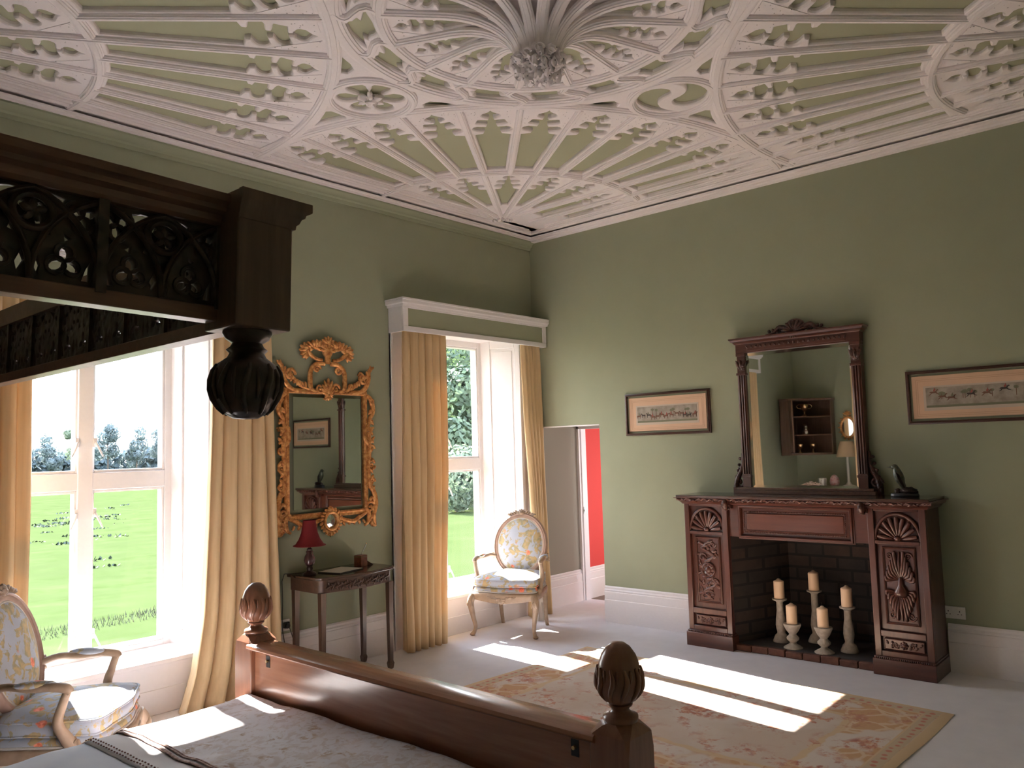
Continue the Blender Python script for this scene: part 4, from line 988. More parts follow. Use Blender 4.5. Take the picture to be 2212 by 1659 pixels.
m = MB()
for i in range(15):
    x = -.26+.52*i/14; y = front(x)*.945-.004
    for z, a in ((.70, 40), (.70, 220), (.705, 130), (.695, 310)): leaf(m, (x, y, z), radians(a+(20 if i % 2 else -20)), .034, .016, .006, seed=i)
    m.ell((x, y, .70), (.008, .006, .008), 6, 5)
m.build('apron_carving', TABLE, ct, ang=60)
for x in (-.315, .305):
    for y in (-.045, -.375):
        m = MB(); a, b = .022, .0155
        for z0, z1, r0, r1 in ((.075, .66, b, a), (.055, .075, b, b), (.045, .06, .02, b), (.012, .045, .017, .021), (0, .012, .014, .017)):
            m.hexa([(x-r0, y-r0, z0), (x+r0, y-r0, z0), (x+r0, y+r0, z0), (x-r0, y+r0, z0), (x-r1, y-r1, z1), (x+r1, y-r1, z1), (x+r1, y+r1, z1), (x-r1, y+r1, z1)])
        m.build('leg', TABLEZ, ct)
lp = thing('table_lamp', 'small lamp with burgundy bell shade on the console table', 'lamp', (-2.888, -.215, TZ), 0)
m = MB(); m.lathe([(.048, 0), (.05, .006), (.046, .014), (.028, .022), (.02, .032), (.024, .045), (.021, .058), (.016, .064)], 20)
m.build('base', DARKMET, lp, ang=50); m = MB(); m.lathe([(.02, .175), (.022, .185), (.012, .195), (.01, .215), (0, .215)], 16); m.build('collar', DARKMET, lp, ang=50)
m = MB(); m.lathe([(.016, .06), (.034, .08), (.040, .105), (.034, .135), (.022, .155), (.026, .168), (.018, .178), (0, .178)], 20, mod=lambda a, z: 1+.10*cos(8*a)); m.build('turned_body', plain('lamp_dark_wood', (.05, .02, .02), .22, coat=.5), lp, ang=60)
pr = [(.046, .395), (.051, .355), (.06, .305), (.077, .26), (.100, .225), (.116, .212)]
m = MB(); m.lathe(pr+[(r-.002, z) for r, z in pr[::-1]], 32); m.v = m.v; m.build('lamp_shade', REDSH, lp, ang=70)
m = MB(); m.tube([(cos(2*pi*i/32)*.116, sin(2*pi*i/32)*.116, .213) for i in range(32)], .003, 6, closed=True); m.build('shade_trim', REDSH, lp); m = MB(); m.tube([(cos(2*pi*i/32)*.046, sin(2*pi*i/32)*.046, .395) for i in range(32)], .003, 6, closed=True); m.build('shade_trim', REDSH, lp)
m = MB(); m.tube(spline([(-.03, .06, .006), (-.06, .12, .004), (-.085, .16, .0035), (-.10, .178, .0035)], 6)+spline([(-.112, .19, -.05), (-.105, .195, -.2), (-.11, .19, -.4), (-.085, .15, -.62), (-.02, .16, -.74), (.0, .165, -.60), (-.03, .188, -.46), (-.06, .172, -.40), (-.072, .17, -.385)], 8), .003, 6); m.build('flex', BLACK, lp)
m = MB(); m.tube([(-.0745, .205, -.378), (-.0745, .168, -.378)], [.024, .022, .018], 14); m.box(-.098, -.051, .184, .203, -.395, -.352); m.build('plug', BLACK, lp, bev=.003)
fo = thing('folder', 'dark folder with a printed cream card lying on the console table', 'folder', (-2.655, -.275, TZ), radians(14))
m = MB(); m.box(-.135, .135, -.105, .105, 0, .009); m.build('cover', BLACK, fo, bev=.002)
m = MB(); m.box(-.128, .128, -.10, .10, .009, .0105); m.box(-.012, .035, -.03, .005, .0105, .011); m.build('card', plain('cream_card', (.66, .63, .55), .6), fo)
cp = thing('pen_pot', 'small orange-brown pot at the right end of the console table', 'pot', (-2.41, -.20, TZ), .2)
m = MB(); m.box(-.036, .036, -.036, .036, 0, .085); m.box(-.03, .03, -.03, .03, .085, .087); m.build('pot_body', plain('pot_glaze', (.16, .05, .028), .3, nscale=30, c2=(.32, .10, .05)), cp, bev=.004)
m = MB(); m.box(-.037, .037, -.037, .037, .072, .078); m.build('rim_band', plain('pot_band', (.20, .17, .08), .4), cp)
pe = thing('pen', 'thin silver pen leaning out of the orange-brown pot', 'pen', (-2.41, -.20, TZ+.0875), 0)
m = MB(); m.tube([(.005, 0, 0), (.055, .0, .078)], .0042, 8); m.build('barrel', STEEL, pe); m = MB(); m.tube([(.055, 0, .078), (.06, 0, .086)], .003, 8); m.build('tip', GILT, pe)
wd = thing('wooden_wedge', 'small dark wooden wedge beside the orange-brown pot', 'wedge', (-2.335, -.19, TZ), 0)
m = MB(); m.prism([(-.035, 0), (.035, 0), (-.035, .045)], -.03, .03, 'y'); m.build('block', TABLE, wd, bev=.002)
# ================================================================== armchairs (front faces local -y)
def armchair(label, loc, rz):
    c = thing('armchair', label, 'chair', loc, rz, 'floral armchairs by the windows')
    fw, bw, fy, by = .285, .225, -.255, .235                  # half widths and depths at the legs
    # legs
    for s in (-1, 1):
        m = MB(); P = spline([(s*fw, fy, .36), (s*(fw+.022), fy-.022, .30), (s*(fw+.010), fy-.010, .19), (s*(fw-.008), fy+.008, .08), (s*(fw+.002), fy-.004, .03), (s*(fw+.014), fy-.014, .012)], 7)
        m.tube(P, [.030, .033, .026, .019, .016, .018, .021], 12); m.ell((s*(fw+.014), fy-.014, .014), (.024, .024, .014), 12, 8)
        for k in range(3): leaf(m, (s*(fw+.02), fy-.045, .33), radians(-90+(k-1)*22), .07, .022, .010, seed=k)
        m.build('front_leg', CHAIRW, c, ang=60)
        m = MB(); m.tube(spline([(s*bw, by, .37), (s*bw, by+.005, .25), (s*(bw-.004), by+.025, .10), (s*(bw-.004), by+.055, .0)], 6), [.024, .022, .018, .017], 10, up=(0, 1, 0)); m.build('rear_leg', CHAIRW, c, ang=60)
    # serpentine seat rail
    def outl(t):                                              # closed plan outline, t 0..1
        pts = [(-fw, fy), (-.14, fy-.035), (0, fy-.055), (.14, fy-.035), (fw, fy), (fw+.015, -.12), (fw-.01, .05), (bw, by), (0, by+.012), (-bw, by), (-fw+.01, .05), (-fw-.015, -.12)]
        n = len(pts); x = t*n; i = int(x) % n; f = x-int(x); p = [pts[(i+k-1) % n] for k in range(4)]
        return tuple(.5*(2*p[1][j]+(p[2][j]-p[0][j])*f+(2*p[0][j]-5*p[1][j]+4*p[2][j]-p[3][j])*f*f+(3*p[1][j]-p[0][j]-3*p[2][j]+p[3][j])*f**3) for j in (0, 1))
    N = 60; O = [outl(i/N) for i in range(N)]
    m = MB(); V = []; F = []
    for i, (x, y) in enumerate(O):
        dip = .028*max(0, cos(x/fw*pi/2))*(1 if y < -.2 else .25); k = 1/hypot(x, y)
        for q, z in ((.0, .385), (.012, .378), (.016, .355), (.008, .325-dip), (-.02, .322-dip), (-.024, .38)): V.append((x*(1+q*k), y*(1+q*k), z))
    for i in range(N):
        j = (i+1) % N
        for k in range(6): F.append((i*6+k, j*6+k, j*6+(k+1) % 6, i*6+(k+1) % 6))
    m.add(V, F)
    for k in range(7): leaf(m, (0, fy-.068, .338), radians(-90+(k-3)*28), .05, .024, .010, seed=k)
    for s in (-1, 1):
        for k in range(4): leaf(m, (s*(.03+.022*k), fy-.064+.003*k*k*.4, .342), radians(90-s*70), .045, .018, .008, seed=k)
    m.build('seat_rail', CHAIRW, c, ang=55)
    # upholstered seat and loose cushion
    def pad(z0, z1, sc_, dome, seed):
        m = MB(); V = []; F = []; R_ = [(.98, z0), (1.0, z0+.012), (1.01, (z0+z1)/2), (1.0, z1-.012), (.96, z1), (.8, z1+dome*.45), (.5, z1+dome*.85), (.2, z1+dome)]
        for r, z in R_:
            for i in range(N):
                x, y = O[i]; nn = .006*noise.noise(Vector((x*8, y*8, seed+z*10))); V.append((x*r*sc_, (y+.01)*r*sc_-.01, z+nn))
        for j in range(len(R_)-1):
            for i in range(N): F.append((j*N+i, j*N+(i+1) % N, (j+1)*N+(i+1) % N, (j+1)*N+i))
        F += [tuple(range(N))[::-1], tuple((len(R_)-1)*N+i for i in range(N))]
        m.add(V, F); return m
    st = pad(.375, .425, .97, .012, 1).build('seat', FLORAL, c, ang=80)
    m = MB(); m.tube([(x*.985, y*.985, .392) for x, y in O], .006, 6, closed=True); m.build('braid', GIMP, st)
    cu = pad(.434, .505, .985, .042, 5).build('seat_cushion', FLORAL, c, ang=80)
    m = MB()
    for z in (.440, .499): m.tube([(x*.985, (y+.01)*.985-.01, z+.006*noise.noise(Vector((x*8, y*8, 5+z*10)))) for x, y in O], .005, 6, closed=True)
    m.build('piping', FLORAL, cu)
    # oval back, raked
    T = Matrix.Translation((0, by-.005, .745)) @ Matrix.Rotation(radians(-13), 4, 'X'); ra, rb = .242, .272
    ell = lambda a, k=1, y=0: T @ Vector((ra*k*cos(a), y, rb*k*sin(a)))
    m = MB()
    m.sweep([ell(2*pi*i/64) for i in range(64)], [(-.026, -.012), (-.018, .014), (-.004, .022), (.008, .018), (.014, .026), (.024, .020), (.028, .0), (.022, -.018), (-.02, -.018)], up=T.to_3x3() @ Vector((0, -1, 0)), closed=True)
    bf = m.build('back_frame', PINKW, c, ang=50)
    m = MB()
    for k in range(7): q = T @ Vector((0, -.012, rb+.012)); leaf(m, q, radians(90+(k-3)*27), .055, .026, .014, seed=k)
    for s in (-1, 1):
        for k in range(4): leaf(m, T @ Vector((s*(.03+.022*k), -.012, rb+.018-.005*k)), radians(90-s*(50+8*k)), .05, .022, .012, seed=k)
    m.ell(T @ Vector((0, -.02, rb+.03)), (.026, .02, .024), 10, 8, None, .5, 3); m.build('carved_crest', plain('crest_paint', (.22, .15, .105), .5, nscale=40, c2=(.38, .28, .20)), bf, ang=60)
    m = MB(); V = []; F = []; K = 48
    prof = [(.93, -.002), (.90, -.016), (.8, -.026), (.55, -.036), (.2, -.04)]
    for k, y in prof:
        for i in range(K): V.append(ell(2*pi*i/K, k, y))
    for j in range(len(prof)-1):
        for i in range(K): F.append((j*K+i, j*K+(i+1) % K, (j+1)*K+(i+1) % K, (j+1)*K+i))
    F.append(tuple((len(prof)-1)*K+i for i in range(K))); V.append(ell(0, 0, .016))
    for i in range(K): F.append((i, len(V)-1, (i+1) % K))
    m.add(V, F); bp = m.build('back_pad', FLORAL, c, ang=80)
    m = MB(); m.tube([ell(2*pi*i/64, .915, -.012) for i in range(64)], .006, 6, closed=True); m.build('braid', GIMP, bp)
    m = MB()
    for s in (-1, 1): m = MB(); m.tube(spline([(s*bw*.98, by, .37), (s*.20, by+.01, .44), (s*.165, by+.005, .51), (s*.15, by, .545)], 5), [.022, .022, .02, .018], 10, up=(0, 1, 0)); m.build('back_support', PINKW, c, ang=60)
    for s in (-1, 1):
        q = ell(radians(-22) if s > 0 else radians(202), 1.04)
        m = MB(); m.tube(spline([tuple(q), (s*.275, .13, .662), (s*.30, .03, .655), (s*.315, -.06, .660), (s*.318, -.125, .652), (s*.316, -.148, .630)], 7), [.019, .017, .018, .019, .022, .022, .018], 12)
        for k in range(3): leaf(m, (q.x+s*.005, q.y-.01, q.z-.012+.012*k), radians(90-s*90)+(.6 if k % 2 else -.4), .06, .024, .012, seed=k)
        m.tube(spline([(s*.316, -.138, .648), (s*.318, -.115, .58), (s*.312, -.095, .50), (s*.302, -.13, .43), (s*.300, -.175, .37)], 7), [.018, .019, .021, .024, .030, .032], 12, up=(0, 1, 0))
        for k in range(3): leaf(m, (s*.315, -.175, .43), radians(-90+(k-1)*20), .07, .022, .010, U=(0, -1, 0), seed=k)
        ar = m.build('arm', CHAIRW, c, ang=60)
        m = MB(); m.ell((s*.305, .005, .672), (.026, .09, .018), 14, 10, Matrix.Rotation(-s*.07, 3, 'Z')); m.build('arm_pad', FLORAL, ar, ang=80)
    return c
ch = armchair('floral armchair with sunlit seat in the wall corner by the red doorway', (-.80, -.352, 0), radians(-69))
dup(ch, (-4.865, -1.085, 0), radians(50), 'floral armchair standing between the bed and the window it faces away from')
# ================================================================== half-tester bed
BX0, BX1, BY0, BY1 = -6.80, -4.42, -2.055, -3.985
bed = thing('half_tester_bed', 'dark oak bed with pierced half canopy and low footboard', 'bed', (0, 0, 0), 0)
# footboard
m = MB(); m.box(BX1-.045, BX1+.0, BY1+.02, BY0-.02, .22, .815); fb = m.build('footboard', FOOT, bed, bev=.004)
m = MB(); pr = [(-.062, 0), (-.066, .006), (-.062, .016), (-.05, .022), (.05, .022), (.062, .016), (.066, .006), (.062, 0), (.03, -.016), (-.045, -.018)]
m.sweep([(BX1-.012, BY0-.045, .822), (BX1-.012, BY1+.045, .822)], pr); m.build('cap_rail', FOOT, fb, ang=30)
for y in (-2.225, -3.853):
    m = MB(); m.box(BX1-.0465, BX1-.0445, y-.014, y+.014, .758, .806); m.build('bolt_recess', BLACK, fb)
    m = MB(); m.tube([(BX1-.046, y, .784), (BX1-.056, y, .784)], .006, 10); m.build('bolt', plain('brass_bolt', (.55, .42, .22), .3, 1), fb)
def pineapple(m, c, r, h, pts=True):
    cx, cy, cz = c
    m.lathe([(r*.46, 0), (r*.74, h*.08), (r*.95, h*.22), (r*1.0, h*.38), (r*.97, h*.55), (r*.90, h*.66)], 28, c)
    m.lathe([(r*.93, h*.64), (r*.90, h*.68), (r*.78, h*.80), (r*.55, h*.92), (r*.3, h*.985), (0, h)], 28, c)
    for k in range(10):
        a = 2*pi*k/10+.2; P = []
        for j in range(6):
            t = j/5; z = h*(.62-.56*t); q = r*(1.0 if t < .7 else 1.0-.35*(t-.7)/.3)*(.97+.06*sin(t*pi)); P.append((cx+q*cos(a+.12*sin(t*5)), cy+q*sin(a+.12*sin(t*5)), cz+z))
        m.tube(spline(P, 4), [r*.05, r*.12, r*.13, r*.10, r*.05], 8)
        b = a+pi/10; P = [(cx+r*.98*cos(b), cy+r*.98*sin(b), cz+h*z) for z in (.60, .5, .40)]
        m.tube(spline(P, 4), [r*.05, r*.09, r*.03], 8)
for y, hp in ((BY0, .0), (BY1, .0)):
    m = MB(); w = .066; z = .872
    def oct_(w, ch, z): return [(BX1+a, y+b, z) for a, b in ((-w+ch, -w), (w-ch, -w), (w, -w+ch), (w, w-ch), (w-ch, w), (-w+ch, w), (-w, w-ch), (-w, -w+ch))]
    rows = [(w, .003, 0), (w, .003, .80), (w, .012, .845), (w-.012, .028, .868), (w-.022, .034, .876)]
    V = [p for a in rows for p in oct_(*a)]; F = [(j*8+i, j*8+(i+1) % 8, (j+1)*8+(i+1) % 8, (j+1)*8+i) for j in range(len(rows)-1) for i in range(8)]+[tuple(range(8))[::-1], tuple(len(rows)*8-8+i for i in range(8))]
    m.add(V, F); ps = m.build('foot_post', FOOTZ, bed, ang=25)
    m = MB(); c0 = (BX1, y, .874); m.lathe([(.048, 0), (.052, .008), (.05, .016), (.034, .022), (.026, .03), (.026, .036), (.034, .042), (.036, .046), (.03, .05)], 24, c0)
    pineapple(m, (BX1, y, .920), .063, .172); m.build('pineapple_finial', FOOTZ, ps, ang=60)
for y in (BY0, BY1):
    m = MB(); m.box(BX0, BX1-.06, y-.02, y+.02, .24, .47); m.build('side_rail', OAKDX, bed, bev=.004)
m = MB(); m.box(BX0, BX0+.06, BY1, BY0, 0, 2.08); m.build('headboard', OAKDY, bed, bev=.004)
def rbox(m, x0, x1, y0, y1, z0, z1, r, crown=0, fn=None, nx=26, ny=26):
    def f(u, v):
        x = x0+(x1-x0)*u; y = y0+(y1-y0)*v; ed = min(u*(x1-x0), (1-u)*(x1-x0), v*(y1-y0), (1-v)*(y1-y0)); q = 1-min(1, ed/r)
        z = z1-r*(1-sqrt(max(0, 1-q*q)))+crown*sin(pi*u)**.5*sin(pi*v)**.6; return (x, y, z+(fn(x, y) if fn else 0))
    m.grid(f, nx, ny)
    t = [f(i/24, 0) for i in range(25)]+[f(1, i/24) for i in range(25)]+[f(1-i/24, 1) for i in range(25)]+[f(0, 1-i/24) for i in range(25)]
    n = len(t); m.add(t+[(p[0], p[1], z0) for p in t], [(i, (i+1) % n, n+(i+1) % n, n+i) for i in range(n)])
m = MB(); rbox(m, BX0+.06, BX1-.055, BY1+.025, BY0-.025, .30, .57, .06); m.build('mattress', plain('ticking', (.7, .7, .7), .8), bed)
# tester: frame pitched very slightly downwards to the foot
TXF = -5.585; TY = -4.0; TZB = 1.887
tst = bpy.data.objects.new('tester', None); COL.objects.link(tst); tst.parent = bed
tst.location = (TXF, TY, TZB); tst.rotation_euler = (0, radians(1.7), 0)
# pierced panel of one bay, drawn flat
BW, BH, RB = .20, .145, .026
def bay_holes():
    H_ = []
    def tri(c, r, ph=0): return [(c[0]+r*(.60+.40*cos(3*w))*cos(w+ph), c[1]+r*(.60+.40*cos(3*w))*sin(w+ph)) for w in [2*pi*i/30 for i in range(30)]]
    for sx in (-1, 1):
        H_.append(tri((sx*.050, .036), .024, pi/2)); H_.append(tri((sx*.074, .112), .022, pi/6 if sx > 0 else pi-pi/6))
        H_.append([(sx*.050, .136), (sx*.030, .140), (sx*.016, .141), (sx*.044, .118)]); H_.append([(sx*.014, .010), (sx*.004, .030), (sx*.010, .045), (sx*.018, .026)])
        H_.append([(sx*.088, .010), (sx*.076, .010), (sx*.082, .030), (sx*.090, .045)]); H_.append([(sx*.089, .062), (sx*.092, .084), (sx*.080, .076)])
        H_.append([(sx*.018, .070), (sx*.030, .074), (sx*.026, .086)]); H_.append([(sx*.050, .068), (sx*.060, .074), (sx*.048, .082)])
    for k in range(4):
        a = pi/4+k*pi/2; H_.append([(.018*cos(a)+.006*cos(w), .104+.018*sin(a)+.006*sin(w)) for w in [2*pi*i/8 for i in range(8)]])
    return [[(x+BW/2, y) for x, y in h] for h in H_]
bayh = bay_holes()
def fascia(name, L, M, solidmat=OAKC, flip=False):
    """pierced fascia of length L in local x (along), z up; M places it"""
    n = max(1, int(L/BW)); loops = [[(0, 0), (L, 0), (L, BH), (0, BH)]]
    Q = M @ Matrix(((1, 0, 0, 0), (0, 0, -1, 0), (0, 1, 0, RB), (0, 0, 0, 1)))
    for i in range(n): loops += [[(L-(i+1)*BW+x, y) for x, y in h] for h in bayh]
    curve_plate(name, loops, -.006, .006, .002, solidmat, tst, Q)
    m = MB(M)
    for i in range(n+1):
        x0 = L-i*BW
        if x0 > .01: m.box(max(0, x0-.008), min(L, x0+.008), -.024, .014, RB-.006, RB+BH)
    for i in range(n):
        x0 = L-(i+1)*BW; T_ = [j/10 for j in range(11)]
        for xa, xb in ((x0, x0+BW/2), (x0+BW, x0+BW/2), (x0+BW/2, x0), (x0+BW/2, x0+BW)):
            A = [(xa+(xb-xa)*(1-cos(t*radians(72)))/(1-cos(radians(72))), -.016, RB+.002+(BH-.006)*sin(t*radians(72))/sin(radians(72))) for t in T_]
            m.tube(A, .005, 6)
        m.tube([(x0+BW/2+.028*cos(w*pi/10), -.017, RB+.104+.026*sin(w*pi/10)) for w in range(20)], .006, 6, closed=True)
        for k in range(5): leaf(m, (x0+BW/2, -.018, RB+.104), 2*pi*k/5+.3, .02, .012, .006, seed=k)
        for sx in (-1, 1):
            for (cx, cz, p0) in ((.050, .036, pi/2), (.074, .112, pi/6 if sx > 0 else pi-pi/6)):
                for k in range(3):
                    a = 2*pi*k/3+p0; c_ = (x0+BW/2+sx*cx+.014*cos(a), RB+cz+.014*sin(a))
                    m.tube([(c_[0]+.014*cos(w*pi/6), -.008, c_[1]+.014*sin(w*pi/6)) for w in range(12)], .0032, 5, closed=True)
    m.build('arch_ribs', OAKC, tst, ang=60)
    m = MB(M); m.box(0, L, -.020, .018, -.0, RB); m.build('bottom_rail', OAKDX, tst, bev=.002)
    m = MB(M); pr = [(-.018, .0), (.018, 0), (.026, .006), (.030, .016), (.042, .022), (.044, .030), (.056, .036), (.056, .050), (-.018, .050)]
    m.sweep([(0, 0, BH+RB), (L, 0, BH+RB)], pr); m.build('crown_moulding', OAKDX, tst, ang=30)
TL = TXF-BX0-.10
fascia('side_tracery', TL, Matrix.Translation((-TL-.075, -.0, 0)))
FL = TY-(-2.06)
fascia('foot_tracery', -FL-.1, Matrix.Translation((0, .09, 0)) @ Matrix.Rotation(pi/2, 4, 'Z'))
fascia('side_tracery', TL, Matrix.Translation((-.075, -FL+.0, 0)) @ Matrix.Rotation(pi, 4, 'Z'))
for y in (-.03, -FL+.03):
    sg = -1 if y < 0 else 1
    m = MB(); x0, x1 = -.078, .03; y0, y1 = y-.055, y+.055
    m.box(x0, x1, y0, y1, -.014, RB+BH+.04); m.build('corner_block', OAKD, tst, bev=.003)
    m = MB(); pr = [(0, 0), (.006, .001), (.007, .008), (.013, .012), (.018, .021), (.025, .024), (.027, .030), (.038, .035), (.040, .037), (.040, .052), (0, .052)]
    m.sweep([(x0, y0, BH+RB+.003), (x1, y0, BH+RB+.003), (x1, y1, BH+RB+.003), (x0, y1, BH+RB+.003)], pr)
    m.box(x0, x1, y0, y1, BH+RB+.01, BH+RB+.054); m.v = [(x0+(p[0]-x0)*.15 if p[0] < x0 else (x1+(p[0]-x1)*.85 if p[0] > x1 else p[0]), y0+(p[1]-y0)*.3 if p[1] < y0 else p[1], p[2]) for p in m.v]; m.build('block_cornice', OAKD, tst, ang=30)
    m = MB(); cx, cy = (x0+x1)/2, y
    m.lathe([(.0, -.172), (.022, -.170), (.040, -.159), (.053, -.138), (.060, -.115), (.059, -.092), (.050, -.074), (.034, -.062), (.030, -.054), (.036, -.048), (.029, -.042), (.026, -.036), (.038, -.028), (.043, -.018), (.042, -.012), (0, -.012)], 40, (cx, cy, 0))
    for k in range(9):
        a = 2*pi*k/9; P = [(cx+r*cos(a+.1*sin(z*60)), cy+r*sin(a+.1*sin(z*60)), z) for r, z in ((.051, -.076), (.058, -.088), (.0605, -.104), (.060, -.120), (.055, -.136), (.046, -.152), (.036, -.163))]
        m.tube(P, [.003, .006, .006, .003], 8)
        b = a+pi/9; m.tube([(cx+r*cos(b), cy+r*sin(b), z) for r, z in ((.056, -.084), (.061, -.102), (.060, -.122), (.054, -.138))], [.002, .005, .002], 8)
    m.build('pendant_finial', OAKC, tst, ang=60)

# ================================================================== bedding
t = NT('cream_brocade'); v = t.co(); w_ = t.n('TexNoise', Scale=6, Detail=2); t.t.links.new(v, w_.inputs['Vector']); vv = t.mix(.05, v, w_.outputs['Color'], 'ADD')
h = t.noise(vv, 26, 4, .65, .6); f = t.ramp(h, [(.49, (0, 0, 0)), (.58, (1, 1, 1))]); st_ = t.ramp(t.voro(vv, 10), [(.24, (1, 1, 1)), (.34, (0, 0, 0))])
h3 = t.ramp(t.noise(v, 22, 3), [(.4, (.40, .25, .17)), (.65, (.55, .42, .31))])
BROC = t.P(Base_Color=t.mix(t.math('MULTIPLY', f, t.math('ADD', t.math('MULTIPLY', st_, .55), .35)), (.76, .74, .77), h3), Roughness=.8); t.bump(h, .3, .004)
def Zt(x, y, off=0):
    v = (y-BY0)/(BY1-BY0); e = min(v, 1-v)*1.93; q = max(0, 1-(e+.02)/.10)
    return .612+off+.024*max(0, sin(pi*min(1, max(0, v))))**.7-.09*(1-sqrt(max(0, 1-q*q)))+.010*noise.noise(Vector((x*3, y*3, 1)))+.006*noise.noise(Vector((x*9, y*9, 4)))
def drape(m, x0, x1, off, drop, ex=0, nx=40, wav=0):
    """cloth lying on the bed between x0 and x1, hanging down both sides to z = drop"""
    ya, yb = BY0+.035+off, BY1-.035-off
    def f(u, v):
        if v < .12: s = v/.12; y = ya+.02*(1-s); z = drop+(Zt(x0, ya, off)-drop)*s
        elif v > .88: s = (1-v)/.12; y = yb-.02*(1-s); z = drop+(Zt(x0, yb, off)-drop)*s
        else: y = ya+(yb-ya)*(v-.12)/.76; z = None
        xx = x0+(x1-x0)*u+(wav*(sin(y*5)*.6+noise.noise(Vector((y*4, 3, x0)))) if u < .5 else 0)*(1-2*u if u < .5 else 0)
        return (xx, y, Zt(xx, y, off) if z is None else z)
    m.grid(f, nx, 90)
dv = thing('duvet', 'pale blue duvet on the bed beside the brocade bedspread', 'duvet', (0, 0, 0), 0)
m = MB(); drape(m, BX0+.25, -4.70, 0, .34); o_ = m.build('duvet_cover', plain('blue_white_cotton', (.66, .72, .84), .8, nscale=8, c2=(.70, .76, .86), bump=.1), dv, ang=80); o_.modifiers.new('thickness', 'SOLIDIFY').thickness = .008
bs = thing('bedspread', 'cream brocade bedspread folded over the foot end of the bed', 'bedspread', (0, 0, 0), 0)
m = MB(); drape(m, -5.035, BX1-.074, .013, .36, wav=.012); o_ = m.build('brocade_cover', BROC, bs, ang=80); o_.modifiers.new('thickness', 'SOLIDIFY').thickness = .006
def edge(x, off, wav=.012, n=60):
    out = []
    for i in range(n):
        v_ = i/(n-1); y = BY0+.01+(BY1-BY0-.02)*v_; xx = x+wav*(sin(y*5)*.6+noise.noise(Vector((y*4, 3, -5.035)))); out.append((xx, y, Zt(xx, y, off)))
    return out
m = MB(); m.tube(edge(-5.035, .012), .006, 8, fl=.6); m.tube(edge(-5.020, .017), .0035, 8, fl=.7); m.tube(edge(-5.012, .017), .0025, 8, fl=.7); m.build('brown_border', plain('brown_braid', (.24, .12, .09), .8, nscale=45, c2=(.58, .43, .36)), bs)
sh = thing('folded_sheet', 'white sheet edge with stitched dots between duvet and bedspread', 'sheet', (0, 0, 0), 0)
m = MB(); drape(m, -5.155, -4.99, .006, .40, nx=8); o_ = m.build('sheet_band', plain('white_cotton', (.74, .72, .74), .8, nscale=120, bump=.2), sh, ang=80); o_.modifiers.new('thickness', 'SOLIDIFY').thickness = .006
for xd in (-5.142, -5.125):
    m = MB()
    for i in range(84):
        y = BY0+(BY1-BY0)*(i+.7)/85; m.ell((xd, y, Zt(xd, y, .010)), (.0035, .006, .0025), 6, 4)
    o_ = m.build('stitched_dots', plain('stitch_thread', (.24, .11, .09), .8), sh); o_['kind'] = 'stuff'

# ================================================================== rug
t = NT('aubusson_rug'); v = t.co(); s_ = t.n('SeparateXYZ'); t.t.links.new(v, s_.inputs[0])
RX, RY = .935, 1.375
ax = t.math('ABSOLUTE', s_.outputs[0]); ay = t.math('ABSOLUTE', s_.outputs[1]); dx = t.math('SUBTRACT', RX, ax); dy = t.math('SUBTRACT', RY, ay)
nw = t.noise(v, 5, 3); wob = t.math('MULTIPLY', t.math('SUBTRACT', nw, .5), .10)
d = t.math('MINIMUM', dx, dy); dw = t.math('ADD', d, wob)
ORA, CRE, GOLD, PNK = (.62, .38, .22), (.70, .61, .54), (.68, .51, .33), (.58, .25, .19)
mot = t.n('TexNoise', Scale=7, Detail=3); t.t.links.new(v, mot.inputs['Vector']); v2 = t.mix(.09, v, mot.outputs['Color'], 'ADD')
scr = t.ramp(t.voro(v2, 7, 'DISTANCE_TO_EDGE'), [(.05, (1, 1, 1)), (.09, (0, 0, 0))])
orap = t.mix(scr, ORA, (.72, .55, .38))
band = t.ramp(dw, [(0, ORA), (.44, ORA), (.445, CRE), (1, CRE)])
fieldo = t.mix(t.ramp(t.noise(v, 2.6, 2), [(.47, (0, 0, 0)), (.52, (1, 1, 1))]), CRE, orap)
inner = t.mix(t.ramp(dw, [(.40, (0, 0, 0)), (.42, (1, 1, 1))]), fieldo, t.mix(t.ramp(t.noise(v, 1.5, 3), [(.45, (0, 0, 0)), (.6, (1, 1, 1))]), (.64, .52, .43), CRE))
line = t.ramp(dw, [(.40, (0, 0, 0)), (.41, (1, 1, 1)), (.44, (1, 1, 1)), (.45, (0, 0, 0))]); inner = t.mix(line, inner, GOLD)
flw = t.math('MULTIPLY', t.ramp(t.noise(v2, 9, 4, .7), [(.50, (0, 0, 0)), (.57, (1, 1, 1))]), t.ramp(t.noise(v, 3.2, 2), [(.40, (0, 0, 0)), (.58, (1, 1, 1))]))
inner = t.mix(flw, inner, t.ramp(t.noise(v, 34, 3), [(.38, (.46, .19, .15)), (.55, (.62, .32, .22)), (.7, (.68, .46, .33))]))
bo = t.ramp(t.voro(v, 17, 'F1', 'Distance', .4), [(.22, PNK), (.34, (.60, .47, .33))])
e1 = t.ramp(d, [(.052, (0, 0, 0)), (.056, (1, 1, 1)), (.125, (1, 1, 1)), (.130, (0, 0, 0))], 'LINEAR')
c = t.mix(e1, inner, bo); c = t.mix(t.ramp(d, [(.05, (1, 1, 1)), (.054, (0, 0, 0))]), c, GOLD); c = t.mix(t.ramp(d, [(.126, (0, 0, 0)), (.128, (1, 1, 1)), (.138, (1, 1, 1)), (.14, (0, 0, 0))]), c, GOLD)
t.bump(t.noise(v, 260, 2), .25, .003); RUG = t.P(Base_Color=c, Roughness=.95); t.b.inputs['Specular IOR Level'].default_value = .1
rg_ = thing('rug', 'peach and cream patterned carpet rug on the floor before the fireplace', 'rug', (-1.885, -2.605, .0), radians(-1.2))
m = MB()
